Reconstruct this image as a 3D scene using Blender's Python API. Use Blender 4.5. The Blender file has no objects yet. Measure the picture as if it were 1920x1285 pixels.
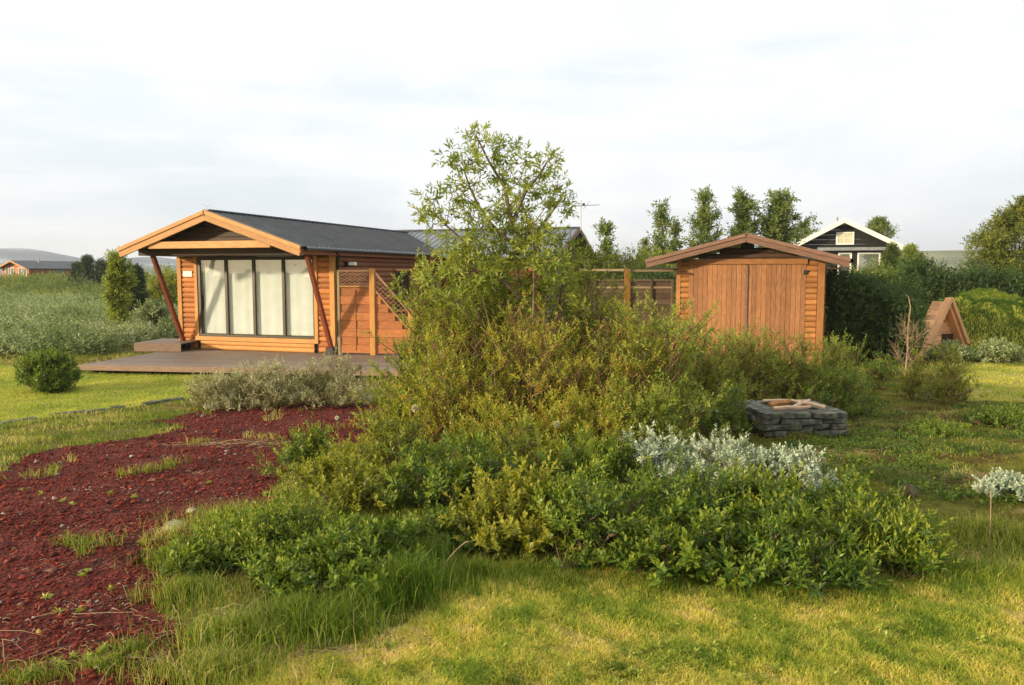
import bpy, math, random
import numpy as np
from mathutils import Vector, Matrix
PI = math.pi
S = bpy.context.scene
COL = S.collection

# ------------------------------------------------------------------ camera
EYE = 1.7
FPX = 1478.0
PITCH = math.atan((642.5 - 512.0) / FPX)
cam = bpy.data.cameras.new('camera'); cam_o = bpy.data.objects.new('camera', cam); COL.objects.link(cam_o)
cam_o.location = (0, 0, EYE); cam_o.rotation_euler = (PI / 2 - PITCH, 0, 0)
cam.sensor_width = 36.0; cam.lens = 36.0 * FPX / 1920.0
cam.clip_start = 0.05; cam.clip_end = 9000
S.camera = cam_o
S.render.resolution_x = 1024; S.render.resolution_y = 685

# ------------------------------------------------------------------ sky, sun, exposure
SUN_EL = math.radians(12.5); SUN_AZ = math.radians(243)     # azimuth clockwise from +Y: the low sun stands behind and left of the camera
w = bpy.data.worlds.new('World'); S.world = w; w.use_nodes = True
nt = w.node_tree; N = nt.nodes; L = nt.links; N.clear()
def wn(t, **k):
    n = N.new(t)
    for a, b in k.items(): setattr(n, a, b)
    return n
out = wn('ShaderNodeOutputWorld'); bg = wn('ShaderNodeBackground'); bg2 = wn('ShaderNodeBackground')
sky = wn('ShaderNodeTexSky', sky_type='NISHITA', sun_disc=False, sun_elevation=SUN_EL, sun_rotation=SUN_AZ)
sky.dust_density = 2.0
bg.inputs[1].default_value = 0.12
L.new(sky.outputs[0], bg.inputs[0])
tc = wn('ShaderNodeTexCoord'); sep = wn('ShaderNodeSeparateXYZ'); L.new(tc.outputs['Generated'], sep.inputs[0])
mz = wn('ShaderNodeMath', operation='MAXIMUM'); L.new(sep.outputs[2], mz.inputs[0]); mz.inputs[1].default_value = 0.0
az = wn('ShaderNodeMath', operation='ADD'); L.new(mz.outputs[0], az.inputs[0]); az.inputs[1].default_value = 0.38
dx = wn('ShaderNodeMath', operation='DIVIDE'); L.new(sep.outputs[0], dx.inputs[0]); L.new(az.outputs[0], dx.inputs[1])
dy = wn('ShaderNodeMath', operation='DIVIDE'); L.new(sep.outputs[1], dy.inputs[0]); L.new(az.outputs[0], dy.inputs[1])
cb = wn('ShaderNodeCombineXYZ'); L.new(dx.outputs[0], cb.inputs[0]); L.new(dy.outputs[0], cb.inputs[1])
mp = wn('ShaderNodeMapping'); mp.inputs['Scale'].default_value = (1.25, 1.0, 1); mp.inputs['Location'].default_value = (3.3, 1.7, 0.4)
L.new(cb.outputs[0], mp.inputs[0])
n1 = wn('ShaderNodeTexNoise'); n1.inputs['Scale'].default_value = 1.1; n1.inputs['Detail'].default_value = 7; n1.inputs['Roughness'].default_value = 0.52; n1.inputs['Distortion'].default_value = 0.15
L.new(mp.outputs[0], n1.inputs['Vector'])
cr = wn('ShaderNodeValToRGB'); L.new(n1.outputs[0], cr.inputs[0])
cr.color_ramp.elements[0].position = 0.30; cr.color_ramp.elements[0].color = (0.74, 0.78, 0.81, 1)
cr.color_ramp.elements[1].position = 0.72; cr.color_ramp.elements[1].color = (1.04, 1.03, 1.01, 1)
e = cr.color_ramp.elements.new(0.47); e.color = (0.87, 0.885, 0.89, 1)
e = cr.color_ramp.elements.new(0.57); e.color = (0.96, 0.955, 0.945, 1)
# a soft bank of lower stratus: stretched noise near the horizon
mp2 = wn('ShaderNodeMapping'); mp2.inputs['Scale'].default_value = (1.6, 1.6, 11.0); mp2.inputs['Location'].default_value = (0.6, 0.2, 0.9)
L.new(tc.outputs['Generated'], mp2.inputs[0])
n2 = wn('ShaderNodeTexNoise'); n2.inputs['Scale'].default_value = 1.5; n2.inputs['Detail'].default_value = 5; L.new(mp2.outputs[0], n2.inputs['Vector'])
cr2 = wn('ShaderNodeValToRGB'); L.new(n2.outputs[0], cr2.inputs[0])
cr2.color_ramp.elements[0].position = 0.36; cr2.color_ramp.elements[0].color = (0.80, 0.86, 0.92, 1)
cr2.color_ramp.elements[1].position = 0.56; cr2.color_ramp.elements[1].color = (1, 1, 1, 1)
mul = wn('ShaderNodeMixRGB', blend_type='MULTIPLY'); mul.inputs[0].default_value = 0.8
L.new(cr.outputs[0], mul.inputs[1]); L.new(cr2.outputs[0], mul.inputs[2])
dt = wn('ShaderNodeVectorMath', operation='DOT_PRODUCT'); L.new(tc.outputs['Generated'], dt.inputs[0]); dt.inputs[1].default_value = (math.sin(SUN_AZ) * 0.97, math.cos(SUN_AZ) * 0.97, 0.24)
gl = wn('ShaderNodeMapRange'); gl.inputs[1].default_value = 0.1; gl.inputs[2].default_value = 1.0; gl.inputs[3].default_value = 0.0; gl.inputs[4].default_value = 1.0; L.new(dt.outputs['Value'], gl.inputs[0])
warm = wn('ShaderNodeMixRGB', blend_type='MULTIPLY'); L.new(gl.outputs[0], warm.inputs[0]); L.new(mul.outputs[0], warm.inputs[1]); warm.inputs[2].default_value = (1.35, 1.08, 0.70, 1)
bg2.inputs[1].default_value = 1.17; L.new(warm.outputs[0], bg2.inputs[0])
mx = wn('ShaderNodeMixShader'); mx.inputs[0].default_value = 0.93
L.new(bg.outputs[0], mx.inputs[1]); L.new(bg2.outputs[0], mx.inputs[2]); L.new(mx.outputs[0], out.inputs[0])
sun = bpy.data.lights.new('sun', 'SUN'); sun.energy = 5.0; sun.angle = math.radians(3.0); sun.color = (1.0, 0.80, 0.54)
sun_o = bpy.data.objects.new('sun', sun); COL.objects.link(sun_o)
sd = Vector((math.sin(SUN_AZ) * math.cos(SUN_EL), math.cos(SUN_AZ) * math.cos(SUN_EL), math.sin(SUN_EL)))
sun_o.rotation_euler = (-sd).to_track_quat('-Z', 'Y').to_euler()
S.view_settings.view_transform = 'Standard'; S.view_settings.look = 'None'
S.view_settings.exposure = 0.18; S.view_settings.gamma = 1.0; S.view_settings.use_curve_mapping = False
S.render.engine = 'CYCLES'
S.cycles.max_bounces = 8; S.cycles.transparent_max_bounces = 16; S.cycles.volume_bounces = 0

# ------------------------------------------------------------------ places
def ray(px, py):
    cp, sp = math.cos(PITCH), math.sin(PITCH)
    a = (px - 960.0) / FPX; b = -(py - 642.5) / FPX
    return np.array([a, cp + b * sp, -sp + b * cp])
def at(px, py, Y):
    d = ray(px, py); t = Y / d[1]
    return (d[0] * t, Y, EYE + d[2] * t)
def sm(a, b, v):
    t = np.clip((np.asarray(v, float) - a) / (b - a), 0, 1); return t * t * (3 - 2 * t)
def nz(x, y, scale, seed):
    r = np.random.RandomState(seed); x = np.asarray(x, float); y = np.asarray(y, float); s = 0; tot = 0
    for k in range(9):
        a = r.rand() * 2 * PI; f = (1.0 + 0.55 * k) * 2 * PI / scale * 0.55; amp = 1 / (1 + 0.35 * k)
        ph = r.rand() * 6.28
        s = s + amp * np.sin(f * (x * math.cos(a) + y * math.sin(a)) + ph + 1.3 * np.sin(f * 0.6 * (y * math.cos(a) - x * math.sin(a)) + ph * 2)); tot += amp
    return s / tot * 1.9
def gz(x, y):
    x = np.asarray(x, float); y = np.asarray(y, float)
    z = -0.5 * sm(4, 14, y)
    z = z + 1.25 * sm(57, 74, y) * sm(-29, -37, x)
    z = z + 0.035 * nz(x, y, 1.6, 3) * sm(2.0, 3.0, x) * sm(5, 7, y) * sm(40, 25, y) + 0.02 * nz(x, y, 1.1, 4) * sm(60, 20, y)
    z = z + 0.15 * nz(x, y, 14, 5) * sm(24, 40, y)
    return z
def ground_at(px, py):
    d = ray(px, py); t = 1.0
    lo, hi = 0.5, 400.0
    for _ in range(50):
        m = (lo + hi) / 2
        if EYE + d[2] * m > float(gz(d[0] * m, d[1] * m)): lo = m
        else: hi = m
    return (d[0] * lo, d[1] * lo)
def inpoly(x, y, poly):
    c = np.zeros(x.shape, bool); n = len(poly); j = n - 1
    for i in range(n):
        xi, yi = poly[i]; xj, yj = poly[j]
        if yi != yj:
            c ^= ((yi > y) != (yj > y)) & (x < (xj - xi) * (y - yi) / (yj - yi) + xi)
        j = i
    return c

# ------------------------------------------------------------------ materials
def newmat(name):
    m = bpy.data.materials.new(name); m.use_nodes = True; return m, m.node_tree, m.node_tree.nodes, m.node_tree.links, m.node_tree.nodes['Principled BSDF']
def ramp(nd, lk, src, stops):
    r = nd.new('ShaderNodeValToRGB'); lk.new(src, r.inputs[0]); e = r.color_ramp.elements
    e[0].position = stops[0][0]; e[0].color = (*stops[0][1], 1); e[1].position = stops[-1][0]; e[1].color = (*stops[-1][1], 1)
    for p, c in stops[1:-1]:
        q = e.new(p); q.color = (*c, 1)
    return r
def wood(name, c1, c2, c3, axis='X', rough=0.6, scale=9, bump=0.25, vary=0.35, coarse=1.0):
    m, t, nd, lk, b = newmat(name)
    c = nd.new('ShaderNodeTexCoord'); mp = nd.new('ShaderNodeMapping'); lk.new(c.outputs['Object'], mp.inputs[0])
    oi = nd.new('ShaderNodeObjectInfo'); cx = nd.new('ShaderNodeMath'); cx.operation = 'MULTIPLY'; cx.inputs[1].default_value = 37.0
    lk.new(oi.outputs['Random'], cx.inputs[0]); lk.new(cx.outputs[0], mp.inputs['Location'])
    mp.inputs['Scale'].default_value = {'X': (0.6, 9, 9), 'Y': (9, 0.6, 9), 'Z': (9, 9, 0.6)}[axis]
    n = nd.new('ShaderNodeTexNoise'); n.inputs['Scale'].default_value = scale; n.inputs['Detail'].default_value = 6; n.inputs['Roughness'].default_value = 0.6; n.inputs['Distortion'].default_value = 0.4
    lk.new(mp.outputs[0], n.inputs['Vector'])
    r = ramp(nd, lk, n.outputs[0], [(0.3, c1), (0.5, c2), (0.72, c3)])
    n2 = nd.new('ShaderNodeTexNoise'); n2.inputs['Scale'].default_value = 1.4 * coarse; n2.inputs['Detail'].default_value = 4; lk.new(c.outputs['Object'], n2.inputs['Vector'])
    hs = nd.new('ShaderNodeHueSaturation'); lk.new(r.outputs[0], hs.inputs['Color'])
    ad = nd.new('ShaderNodeMath'); ad.operation = 'ADD'; lk.new(oi.outputs['Random'], ad.inputs[0]); lk.new(n2.outputs[0], ad.inputs[1])
    mr = nd.new('ShaderNodeMapRange'); mr.inputs[1].default_value = 0.4; mr.inputs[2].default_value = 1.6; mr.inputs[3].default_value = 1 - vary; mr.inputs[4].default_value = 1 + vary
    lk.new(ad.outputs[0], mr.inputs[0]); lk.new(mr.outputs[0], hs.inputs['Value'])
    lk.new(hs.outputs[0], b.inputs['Base Color']); b.inputs['Roughness'].default_value = rough
    b.inputs['Specular IOR Level'].default_value = 0.3
    bp = nd.new('ShaderNodeBump'); bp.inputs['Strength'].default_value = bump; bp.inputs['Distance'].default_value = 0.004
    lk.new(n.outputs[0], bp.inputs['Height']); lk.new(bp.outputs[0], b.inputs['Normal'])
    return m
def plain(name, c, rough=0.6, metal=0.0, noise=0.15, nscale=6.0, bump=0.0, c2=None):
    m, t, nd, lk, b = newmat(name)
    tx = nd.new('ShaderNodeTexCoord'); n = nd.new('ShaderNodeTexNoise'); n.inputs['Scale'].default_value = nscale; n.inputs['Detail'].default_value = 6
    lk.new(tx.outputs['Object'], n.inputs['Vector'])
    lo = tuple(v * (1 - noise * 2) for v in c); hi = c2 if c2 else tuple(min(1, v * (1 + noise * 2)) for v in c)
    r = ramp(nd, lk, n.outputs[0], [(0.3, lo), (0.5, c), (0.7, hi)])
    lk.new(r.outputs[0], b.inputs['Base Color']); b.inputs['Roughness'].default_value = rough; b.inputs['Metallic'].default_value = metal
    if bump:
        bp = nd.new('ShaderNodeBump'); bp.inputs['Strength'].default_value = bump; bp.inputs['Distance'].default_value = 0.02
        lk.new(n.outputs[0], bp.inputs['Height']); lk.new(bp.outputs[0], b.inputs['Normal'])
    return m
def leafmat(name, stops, young, transl=0.35, rough=0.45, spec=0.4, tcol=(1.25, 1.25, 0.6)):
    m, t, nd, lk, b = newmat(name)
    a = nd.new('ShaderNodeAttribute'); a.attribute_name = 'tint'
    s = nd.new('ShaderNodeSeparateColor'); lk.new(a.outputs['Color'], s.inputs[0])
    r = ramp(nd, lk, s.outputs[0], stops)
    mx = nd.new('ShaderNodeMixRGB'); lk.new(s.outputs[1], mx.inputs[0]); lk.new(r.outputs[0], mx.inputs[1]); mx.inputs[2].default_value = (*young, 1)
    lk.new(mx.outputs[0], b.inputs['Base Color']); b.inputs['Roughness'].default_value = rough; b.inputs['Specular IOR Level'].default_value = spec
    tr = nd.new('ShaderNodeBsdfTranslucent'); tm = nd.new('ShaderNodeMixRGB'); tm.blend_type = 'MULTIPLY'; tm.inputs[0].default_value = 1
    lk.new(mx.outputs[0], tm.inputs[1]); tm.inputs[2].default_value = (*tcol, 1); lk.new(tm.outputs[0], tr.inputs[0])
    ms = nd.new('ShaderNodeMixShader'); ms.inputs[0].default_value = transl
    lk.new(b.outputs[0], ms.inputs[1]); lk.new(tr.outputs[0], ms.inputs[2]); lk.new(ms.outputs[0], nd['Material Output'].inputs[0])
    return m
M = {}
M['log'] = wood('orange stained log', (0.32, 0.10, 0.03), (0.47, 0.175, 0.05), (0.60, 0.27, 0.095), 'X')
M['logside'] = wood('shade brown log', (0.15, 0.055, 0.022), (0.23, 0.085, 0.032), (0.32, 0.13, 0.05), 'X')  # darker copy of the orange log; shade of unlit walls is in its colour
M['grey_log'] = wood('shade grey log', (0.12, 0.085, 0.055), (0.20, 0.14, 0.095), (0.30, 0.22, 0.15), 'X')  # dimness of the unlit wing gable put into the log colour
M['trim'] = wood('honey coloured trim wood', (0.36, 0.17, 0.05), (0.50, 0.245, 0.075), (0.62, 0.34, 0.13), 'X', vary=0.28)
M['trimz'] = wood('honey coloured upright wood', (0.40, 0.18, 0.045), (0.53, 0.26, 0.07), (0.64, 0.35, 0.12), 'Z', vary=0.25)
M['fascia'] = wood('orange fascia wood', (0.36, 0.17, 0.06), (0.50, 0.26, 0.10), (0.63, 0.36, 0.16), 'X', vary=0.2)
M['brace'] = wood('dark red stained beam', (0.12, 0.03, 0.015), (0.20, 0.05, 0.022), (0.28, 0.08, 0.035), 'Z')
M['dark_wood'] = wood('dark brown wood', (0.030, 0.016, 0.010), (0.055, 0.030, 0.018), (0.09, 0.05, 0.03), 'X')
M['frame'] = plain('dark bronze window frame', (0.045, 0.030, 0.018), 0.4)
M['deck'] = wood('weathered deck board', (0.13, 0.10, 0.08), (0.20, 0.158, 0.13), (0.29, 0.235, 0.20), 'X', vary=0.2)
M['deck_edge'] = wood('damp deck edge board', (0.14, 0.09, 0.065), (0.21, 0.14, 0.10), (0.3, 0.2, 0.15), 'X')
M['roof'] = plain('slate blue metal roofing', (0.055, 0.070, 0.085), 0.38, 0.0, 0.12, 2.5, c2=(0.085, 0.10, 0.12))
M['roof_grey'] = plain('grey metal roofing', (0.15, 0.165, 0.19), 0.32, 0.0, 0.12, 2.0)
M['steel'] = plain('galvanised steel', (0.32, 0.34, 0.36), 0.4, 0.6, 0.1)
M['black'] = plain('black painted steel', (0.012, 0.012, 0.013), 0.4)
M['gutter'] = plain('dark grey gutter', (0.05, 0.055, 0.06), 0.35)
M['white'] = plain('white paint', (0.78, 0.78, 0.76), 0.5, noise=0.03)
M['curtain'] = plain('white curtain cloth', (0.88, 0.92, 0.92), 0.8, noise=0.03, nscale=3)
M['cream'] = plain('cream curtain', (0.72, 0.66, 0.40), 0.8, noise=0.08)
M['screen'] = wood('red orange screen board', (0.25, 0.085, 0.03), (0.38, 0.14, 0.045), (0.52, 0.22, 0.08), 'X', vary=0.22)
M['lattice'] = wood('weathered lattice', (0.28, 0.14, 0.07), (0.40, 0.22, 0.12), (0.52, 0.32, 0.2), 'X')
M['shed_door'] = wood('sun worn shed board', (0.20, 0.085, 0.036), (0.31, 0.14, 0.058), (0.44, 0.23, 0.11), 'Z', scale=11, vary=0.24, coarse=1.5)
M['shed_log'] = wood('shed log siding', (0.24, 0.095, 0.032), (0.36, 0.155, 0.05), (0.48, 0.235, 0.085), 'X', vary=0.25)
M['shed_trim'] = wood('shed upright', (0.20, 0.08, 0.03), (0.32, 0.14, 0.045), (0.42, 0.21, 0.075), 'Z')
M['shed_fascia'] = wood('brown shed fascia', (0.11, 0.060, 0.042), (0.18, 0.100, 0.070), (0.27, 0.165, 0.12), 'X', vary=0.2)
M['fence'] = wood('brown fence board', (0.085, 0.055, 0.04), (0.13, 0.085, 0.06), (0.19, 0.135, 0.09), 'X')
M['fence_rail'] = wood('pale fence rail', (0.22, 0.16, 0.085), (0.30, 0.23, 0.13), (0.38, 0.30, 0.19), 'X')
M['post'] = wood('orange fence post', (0.26, 0.12, 0.03), (0.38, 0.18, 0.045), (0.48, 0.25, 0.07), 'Z')
M['turf_wood'] = wood('bleached pink gable board', (0.52, 0.25, 0.12), (0.76, 0.42, 0.22), (0.86, 0.56, 0.35), 'X')
M['black_wall'] = wood('black stained cladding', (0.008, 0.009, 0.007), (0.014, 0.016, 0.012), (0.028, 0.03, 0.022), 'X')
M['stone'] = plain('grey basalt slab', (0.085, 0.092, 0.075), 0.9, 0, 0.3, 11, 0.7, (0.19, 0.20, 0.15))
M['lichen_rock'] = plain('pale lichen rock', (0.30, 0.30, 0.20), 0.9, 0, 0.25, 14, 0.8, (0.50, 0.50, 0.32))
M['driftwood'] = wood('pale split wood', (0.46, 0.31, 0.20), (0.66, 0.47, 0.32), (0.78, 0.61, 0.45), 'X', vary=0.1)
M['rustwood'] = wood('orange bark wood', (0.30, 0.12, 0.03), (0.44, 0.20, 0.06), (0.55, 0.3, 0.1), 'X')
M['red'] = plain('red paint', (0.50, 0.035, 0.018), 0.5)
M['bark'] = plain('grey brown bark', (0.16, 0.115, 0.075), 0.85, 0, 0.25, 20)
M['redtwig'] = plain('red brown twig', (0.22, 0.13, 0.06), 0.8, 0, 0.3, 15)
M['paletwig'] = plain('bleached dead twig', (0.30, 0.22, 0.13), 0.85, 0, 0.25, 15)
G = leafmat
M['willow'] = G('green willow leaf', [(0.0, (0.020, 0.062, 0.008)), (0.5, (0.068, 0.155, 0.016)), (1.0, (0.23, 0.32, 0.03))], (0.46, 0.46, 0.05), 0.3)
M['willow_y'] = G('olive yellow willow leaf', [(0.0, (0.06, 0.10, 0.012)), (0.5, (0.18, 0.23, 0.022)), (1.0, (0.40, 0.41, 0.045))], (0.52, 0.44, 0.07), 0.4)
M['willow_t'] = G('light tree willow leaf', [(0.0, (0.11, 0.17, 0.022)), (0.5, (0.25, 0.32, 0.045)), (1.0, (0.44, 0.47, 0.09))], (0.46, 0.46, 0.10), 0.38)
M['rusty'] = G('rusty olive leaf', [(0.0, (0.10, 0.13, 0.02)), (0.4, (0.25, 0.31, 0.035)), (0.75, (0.44, 0.47, 0.06)), (1.0, (0.52, 0.26, 0.05))], (0.58, 0.54, 0.08), 0.4)
M['silver'] = G('silver woolly willow leaf', [(0.0, (0.15, 0.24, 0.12)), (0.5, (0.36, 0.46, 0.30)), (1.0, (0.66, 0.73, 0.57))], (0.80, 0.83, 0.69), 0.25, 0.8, 0.1, (1, 1, 0.85))
M['greyscrub'] = G('grey green scrub leaf', [(0.0, (0.09, 0.15, 0.04)), (0.5, (0.25, 0.33, 0.12)), (1.0, (0.50, 0.56, 0.33))], (0.55, 0.58, 0.34), 0.25, 0.8, 0.1, (1, 1, 0.8))
M['blossom'] = G('pale seed fluff leaf', [(0.0, (0.16, 0.20, 0.08)), (0.5, (0.34, 0.36, 0.17)), (1.0, (0.62, 0.58, 0.36))], (0.74, 0.68, 0.46), 0.3, 0.8, 0.1, (1, 1, 0.8))
M['dark_leaf'] = G('dark hedge leaf', [(0.0, (0.022, 0.055, 0.012)), (0.5, (0.05, 0.10, 0.02)), (1.0, (0.10, 0.16, 0.03))], (0.20, 0.25, 0.05), 0.3)
M['poplar'] = G('poplar leaf', [(0.0, (0.07, 0.12, 0.03)), (0.5, (0.17, 0.24, 0.055)), (1.0, (0.33, 0.37, 0.10))], (0.30, 0.34, 0.10), 0.4)
M['conifer'] = G('conifer needle', [(0.0, (0.018, 0.042, 0.014)), (0.5, (0.038, 0.075, 0.022)), (1.0, (0.08, 0.12, 0.035))], (0.10, 0.14, 0.04), 0.15)
M['grass'] = G('lawn grass blade', [(0.0, (0.15, 0.25, 0.03)), (0.3, (0.36, 0.44, 0.055)), (0.55, (0.58, 0.56, 0.10)), (0.78, (0.78, 0.66, 0.17)), (1.0, (0.84, 0.70, 0.36))], (0.72, 0.66, 0.2), 0.4, 0.6, 0.2, (1.1, 1.1, 0.7))
M['longgrass'] = G('long green grass blade', [(0.0, (0.045, 0.11, 0.010)), (0.5, (0.125, 0.21, 0.018)), (0.85, (0.34, 0.38, 0.05)), (1.0, (0.60, 0.50, 0.22))], (0.5, 0.42, 0.12), 0.4, 0.5, 0.3, (1.1, 1.1, 0.6))
M['straw'] = G('dry straw', [(0.0, (0.25, 0.16, 0.09)), (0.5, (0.42, 0.31, 0.19)), (1.0, (0.66, 0.54, 0.38))], (0.6, 0.5, 0.35), 0.2, 0.8, 0.1, (1, 1, 1))
M['scoria'] = G('red lava cinder', [(0.0, (0.045, 0.013, 0.010)), (0.45, (0.145, 0.027, 0.019)), (0.85, (0.28, 0.052, 0.032)), (0.95, (0.14, 0.10, 0.08)), (1.0, (0.36, 0.30, 0.25))], (0.3, 0.06, 0.04), 0.0, 0.9, 0.15, (1, 1, 1))

def glassmat(name, refl):
    m, t, nd, lk, b = newmat(name); nd.remove(b)
    tr = nd.new('ShaderNodeBsdfTransparent'); tr.inputs[0].default_value = (0.97, 0.985, 0.98, 1)
    g = nd.new('ShaderNodeBsdfGlossy'); g.inputs['Roughness'].default_value = 0.015
    fr = nd.new('ShaderNodeLayerWeight'); fr.inputs[0].default_value = 0.5
    pw = nd.new('ShaderNodeMath'); pw.operation = 'POWER'; pw.inputs[1].default_value = 4.0; lk.new(fr.outputs['Facing'], pw.inputs[0])
    a = nd.new('ShaderNodeMath'); a.operation = 'ADD'; a.inputs[1].default_value = refl; a.use_clamp = True; lk.new(pw.outputs[0], a.inputs[0]); ge = nd.new('ShaderNodeNewGeometry'); iv = nd.new('ShaderNodeMath'); iv.operation = 'SUBTRACT'; iv.inputs[0].default_value = 1.0; lk.new(ge.outputs['Backfacing'], iv.inputs[1]); fm = nd.new('ShaderNodeMath'); fm.operation = 'MULTIPLY'; lk.new(a.outputs[0], fm.inputs[0]); lk.new(iv.outputs[0], fm.inputs[1])
    tx = nd.new('ShaderNodeTexCoord'); n = nd.new('ShaderNodeTexNoise'); n.inputs['Scale'].default_value = 1.3; lk.new(tx.outputs['Object'], n.inputs['Vector'])
    bp = nd.new('ShaderNodeBump'); bp.inputs['Strength'].default_value = 0.12; bp.inputs['Distance'].default_value = 0.05; lk.new(n.outputs[0], bp.inputs['Height']); lk.new(bp.outputs[0], g.inputs['Normal'])
    ms = nd.new('ShaderNodeMixShader'); lk.new(fm.outputs[0], ms.inputs[0]); lk.new(tr.outputs[0], ms.inputs[1]); lk.new(g.outputs[0], ms.inputs[2])
    lk.new(ms.outputs[0], nd['Material Output'].inputs[0]); return m
M['glass'] = glassmat('window glass', 0.24)
M['glass_dark'] = glassmat('dark window glass', 0.15)

# ground: colour comes from the kind of ground cover stored per point (r dryness, g lawn, b bare and mossy)
m, t, nd, lk, b = newmat('ground cover'); M['ground'] = m
a = nd.new('ShaderNodeAttribute'); a.attribute_name = 'tint'; s = nd.new('ShaderNodeSeparateColor'); lk.new(a.outputs['Color'], s.inputs[0])
tx = nd.new('ShaderNodeTexCoord')
n = nd.new('ShaderNodeTexNoise'); n.inputs['Scale'].default_value = 28; n.inputs['Detail'].default_value = 8; n.inputs['Roughness'].default_value = 0.7; lk.new(tx.outputs['Object'], n.inputs['Vector'])
nb = nd.new('ShaderNodeTexNoise'); nb.inputs['Scale'].default_value = 1.7; nb.inputs['Detail'].default_value = 8; nb.inputs['Roughness'].default_value = 0.65; lk.new(tx.outputs['Object'], nb.inputs['Vector'])
r_l = ramp(nd, lk, n.outputs[0], [(0.3, (0.16, 0.21, 0.03)), (0.5, (0.38, 0.40, 0.06)), (0.7, (0.58, 0.53, 0.12))])
r_d = ramp(nd, lk, n.outputs[0], [(0.3, (0.30, 0.24, 0.08)), (0.5, (0.46, 0.38, 0.14)), (0.7, (0.62, 0.52, 0.24))])
r_r = ramp(nd, lk, nb.outputs[0], [(0.32, (0.045, 0.05, 0.016)), (0.45, (0.10, 0.12, 0.018)), (0.55, (0.19, 0.19, 0.03)), (0.63, (0.27, 0.23, 0.05)), (0.72, (0.42, 0.34, 0.15))])
r_m = ramp(nd, lk, nb.outputs[0], [(0.35, (0.055, 0.030, 0.014)), (0.48, (0.12, 0.085, 0.022)), (0.58, (0.23, 0.17, 0.06)), (0.7, (0.40, 0.31, 0.16))])
def mixc(f, c1, c2):
    q = nd.new('ShaderNodeMixRGB'); lk.new(f, q.inputs[0]); lk.new(c1, q.inputs[1]); lk.new(c2, q.inputs[2]); return q.outputs[0]
c_l = mixc(s.outputs[0], r_l.outputs[0], r_d.outputs[0]); c_r = mixc(s.outputs[2], r_r.outputs[0], r_m.outputs[0])
c = mixc(s.outputs[1], c_r, c_l); fin = nd.new('ShaderNodeMixRGB'); fin.blend_type = 'MULTIPLY'; fin.inputs[0].default_value = 0.45
rr = ramp(nd, lk, n.outputs[0], [(0.3, (0.35, 0.35, 0.35)), (0.6, (1.1, 1.1, 1.1))]); lk.new(c, fin.inputs[1]); lk.new(rr.outputs[0], fin.inputs[2])
lk.new(fin.outputs[0], b.inputs['Base Color']); b.inputs['Roughness'].default_value = 0.95; b.inputs['Specular IOR Level'].default_value = 0.1
bp = nd.new('ShaderNodeBump'); bp.inputs['Strength'].default_value = 0.9; bp.inputs['Distance'].default_value = 0.05; lk.new(n.outputs[0], bp.inputs['Height']); lk.new(bp.outputs[0], b.inputs['Normal'])
m, t, nd, lk, b = newmat('red cinder bed'); M['redbed'] = m
tx = nd.new('ShaderNodeTexCoord'); v = nd.new('ShaderNodeTexVoronoi'); v.inputs['Scale'].default_value = 34; lk.new(tx.outputs['Object'], v.inputs['Vector'])
n = nd.new('ShaderNodeTexNoise'); n.inputs['Scale'].default_value = 1.8; n.inputs['Detail'].default_value = 9; n.inputs['Roughness'].default_value = 0.7; lk.new(tx.outputs['Object'], n.inputs['Vector'])
r1 = ramp(nd, lk, v.outputs['Color'], [(0.1, (0.055, 0.016, 0.013)), (0.5, (0.12, 0.026, 0.02)), (0.9, (0.21, 0.044, 0.03))])
r2 = ramp(nd, lk, n.outputs[0], [(0.55, (1, 1, 1)), (0.66, (0.55, 0.75, 0.8))])
q = nd.new('ShaderNodeMixRGB'); q.blend_type = 'MULTIPLY'; q.inputs[0].default_value = 1; lk.new(r1.outputs[0], q.inputs[1]); lk.new(r2.outputs[0], q.inputs[2]); lk.new(q.outputs[0], b.inputs['Base Color'])
b.inputs['Roughness'].default_value = 0.95; b.inputs['Specular IOR Level'].default_value = 0.15
bp = nd.new('ShaderNodeBump'); bp.inputs['Strength'].default_value = 1; bp.inputs['Distance'].default_value = 0.03; lk.new(v.outputs['Distance'], bp.inputs['Height']); lk.new(bp.outputs[0], b.inputs['Normal'])
def terrmat(name, stops, sc=0.02, bump=0.0):
    m, t, nd, lk, b = newmat(name); tx = nd.new('ShaderNodeTexCoord'); n = nd.new('ShaderNodeTexNoise'); n.inputs['Scale'].default_value = sc; n.inputs['Detail'].default_value = 9; n.inputs['Roughness'].default_value = 0.6
    mp = nd.new('ShaderNodeMapping'); mp.inputs['Scale'].default_value = (1, 1, 5); lk.new(tx.outputs['Object'], mp.inputs[0]); lk.new(mp.outputs[0], n.inputs['Vector'])
    r = ramp(nd, lk, n.outputs[0], stops); lk.new(r.outputs[0], b.inputs['Base Color']); b.inputs['Roughness'].default_value = 1; b.inputs['Specular IOR Level'].default_value = 0; return m
M['mountain'] = terrmat('haze blue mountain rock', [(0.3, (0.05, 0.08, 0.13)), (0.5, (0.10, 0.14, 0.19)), (0.6, (0.17, 0.21, 0.25)), (0.67, (0.5, 0.54, 0.58))], 0.012)  # blue of the distant haze is mixed into the rock colour
M['hill'] = terrmat('heath hillside', [(0.35, (0.10, 0.13, 0.06)), (0.5, (0.19, 0.21, 0.10)), (0.65, (0.32, 0.30, 0.17))], 0.02)

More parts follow.
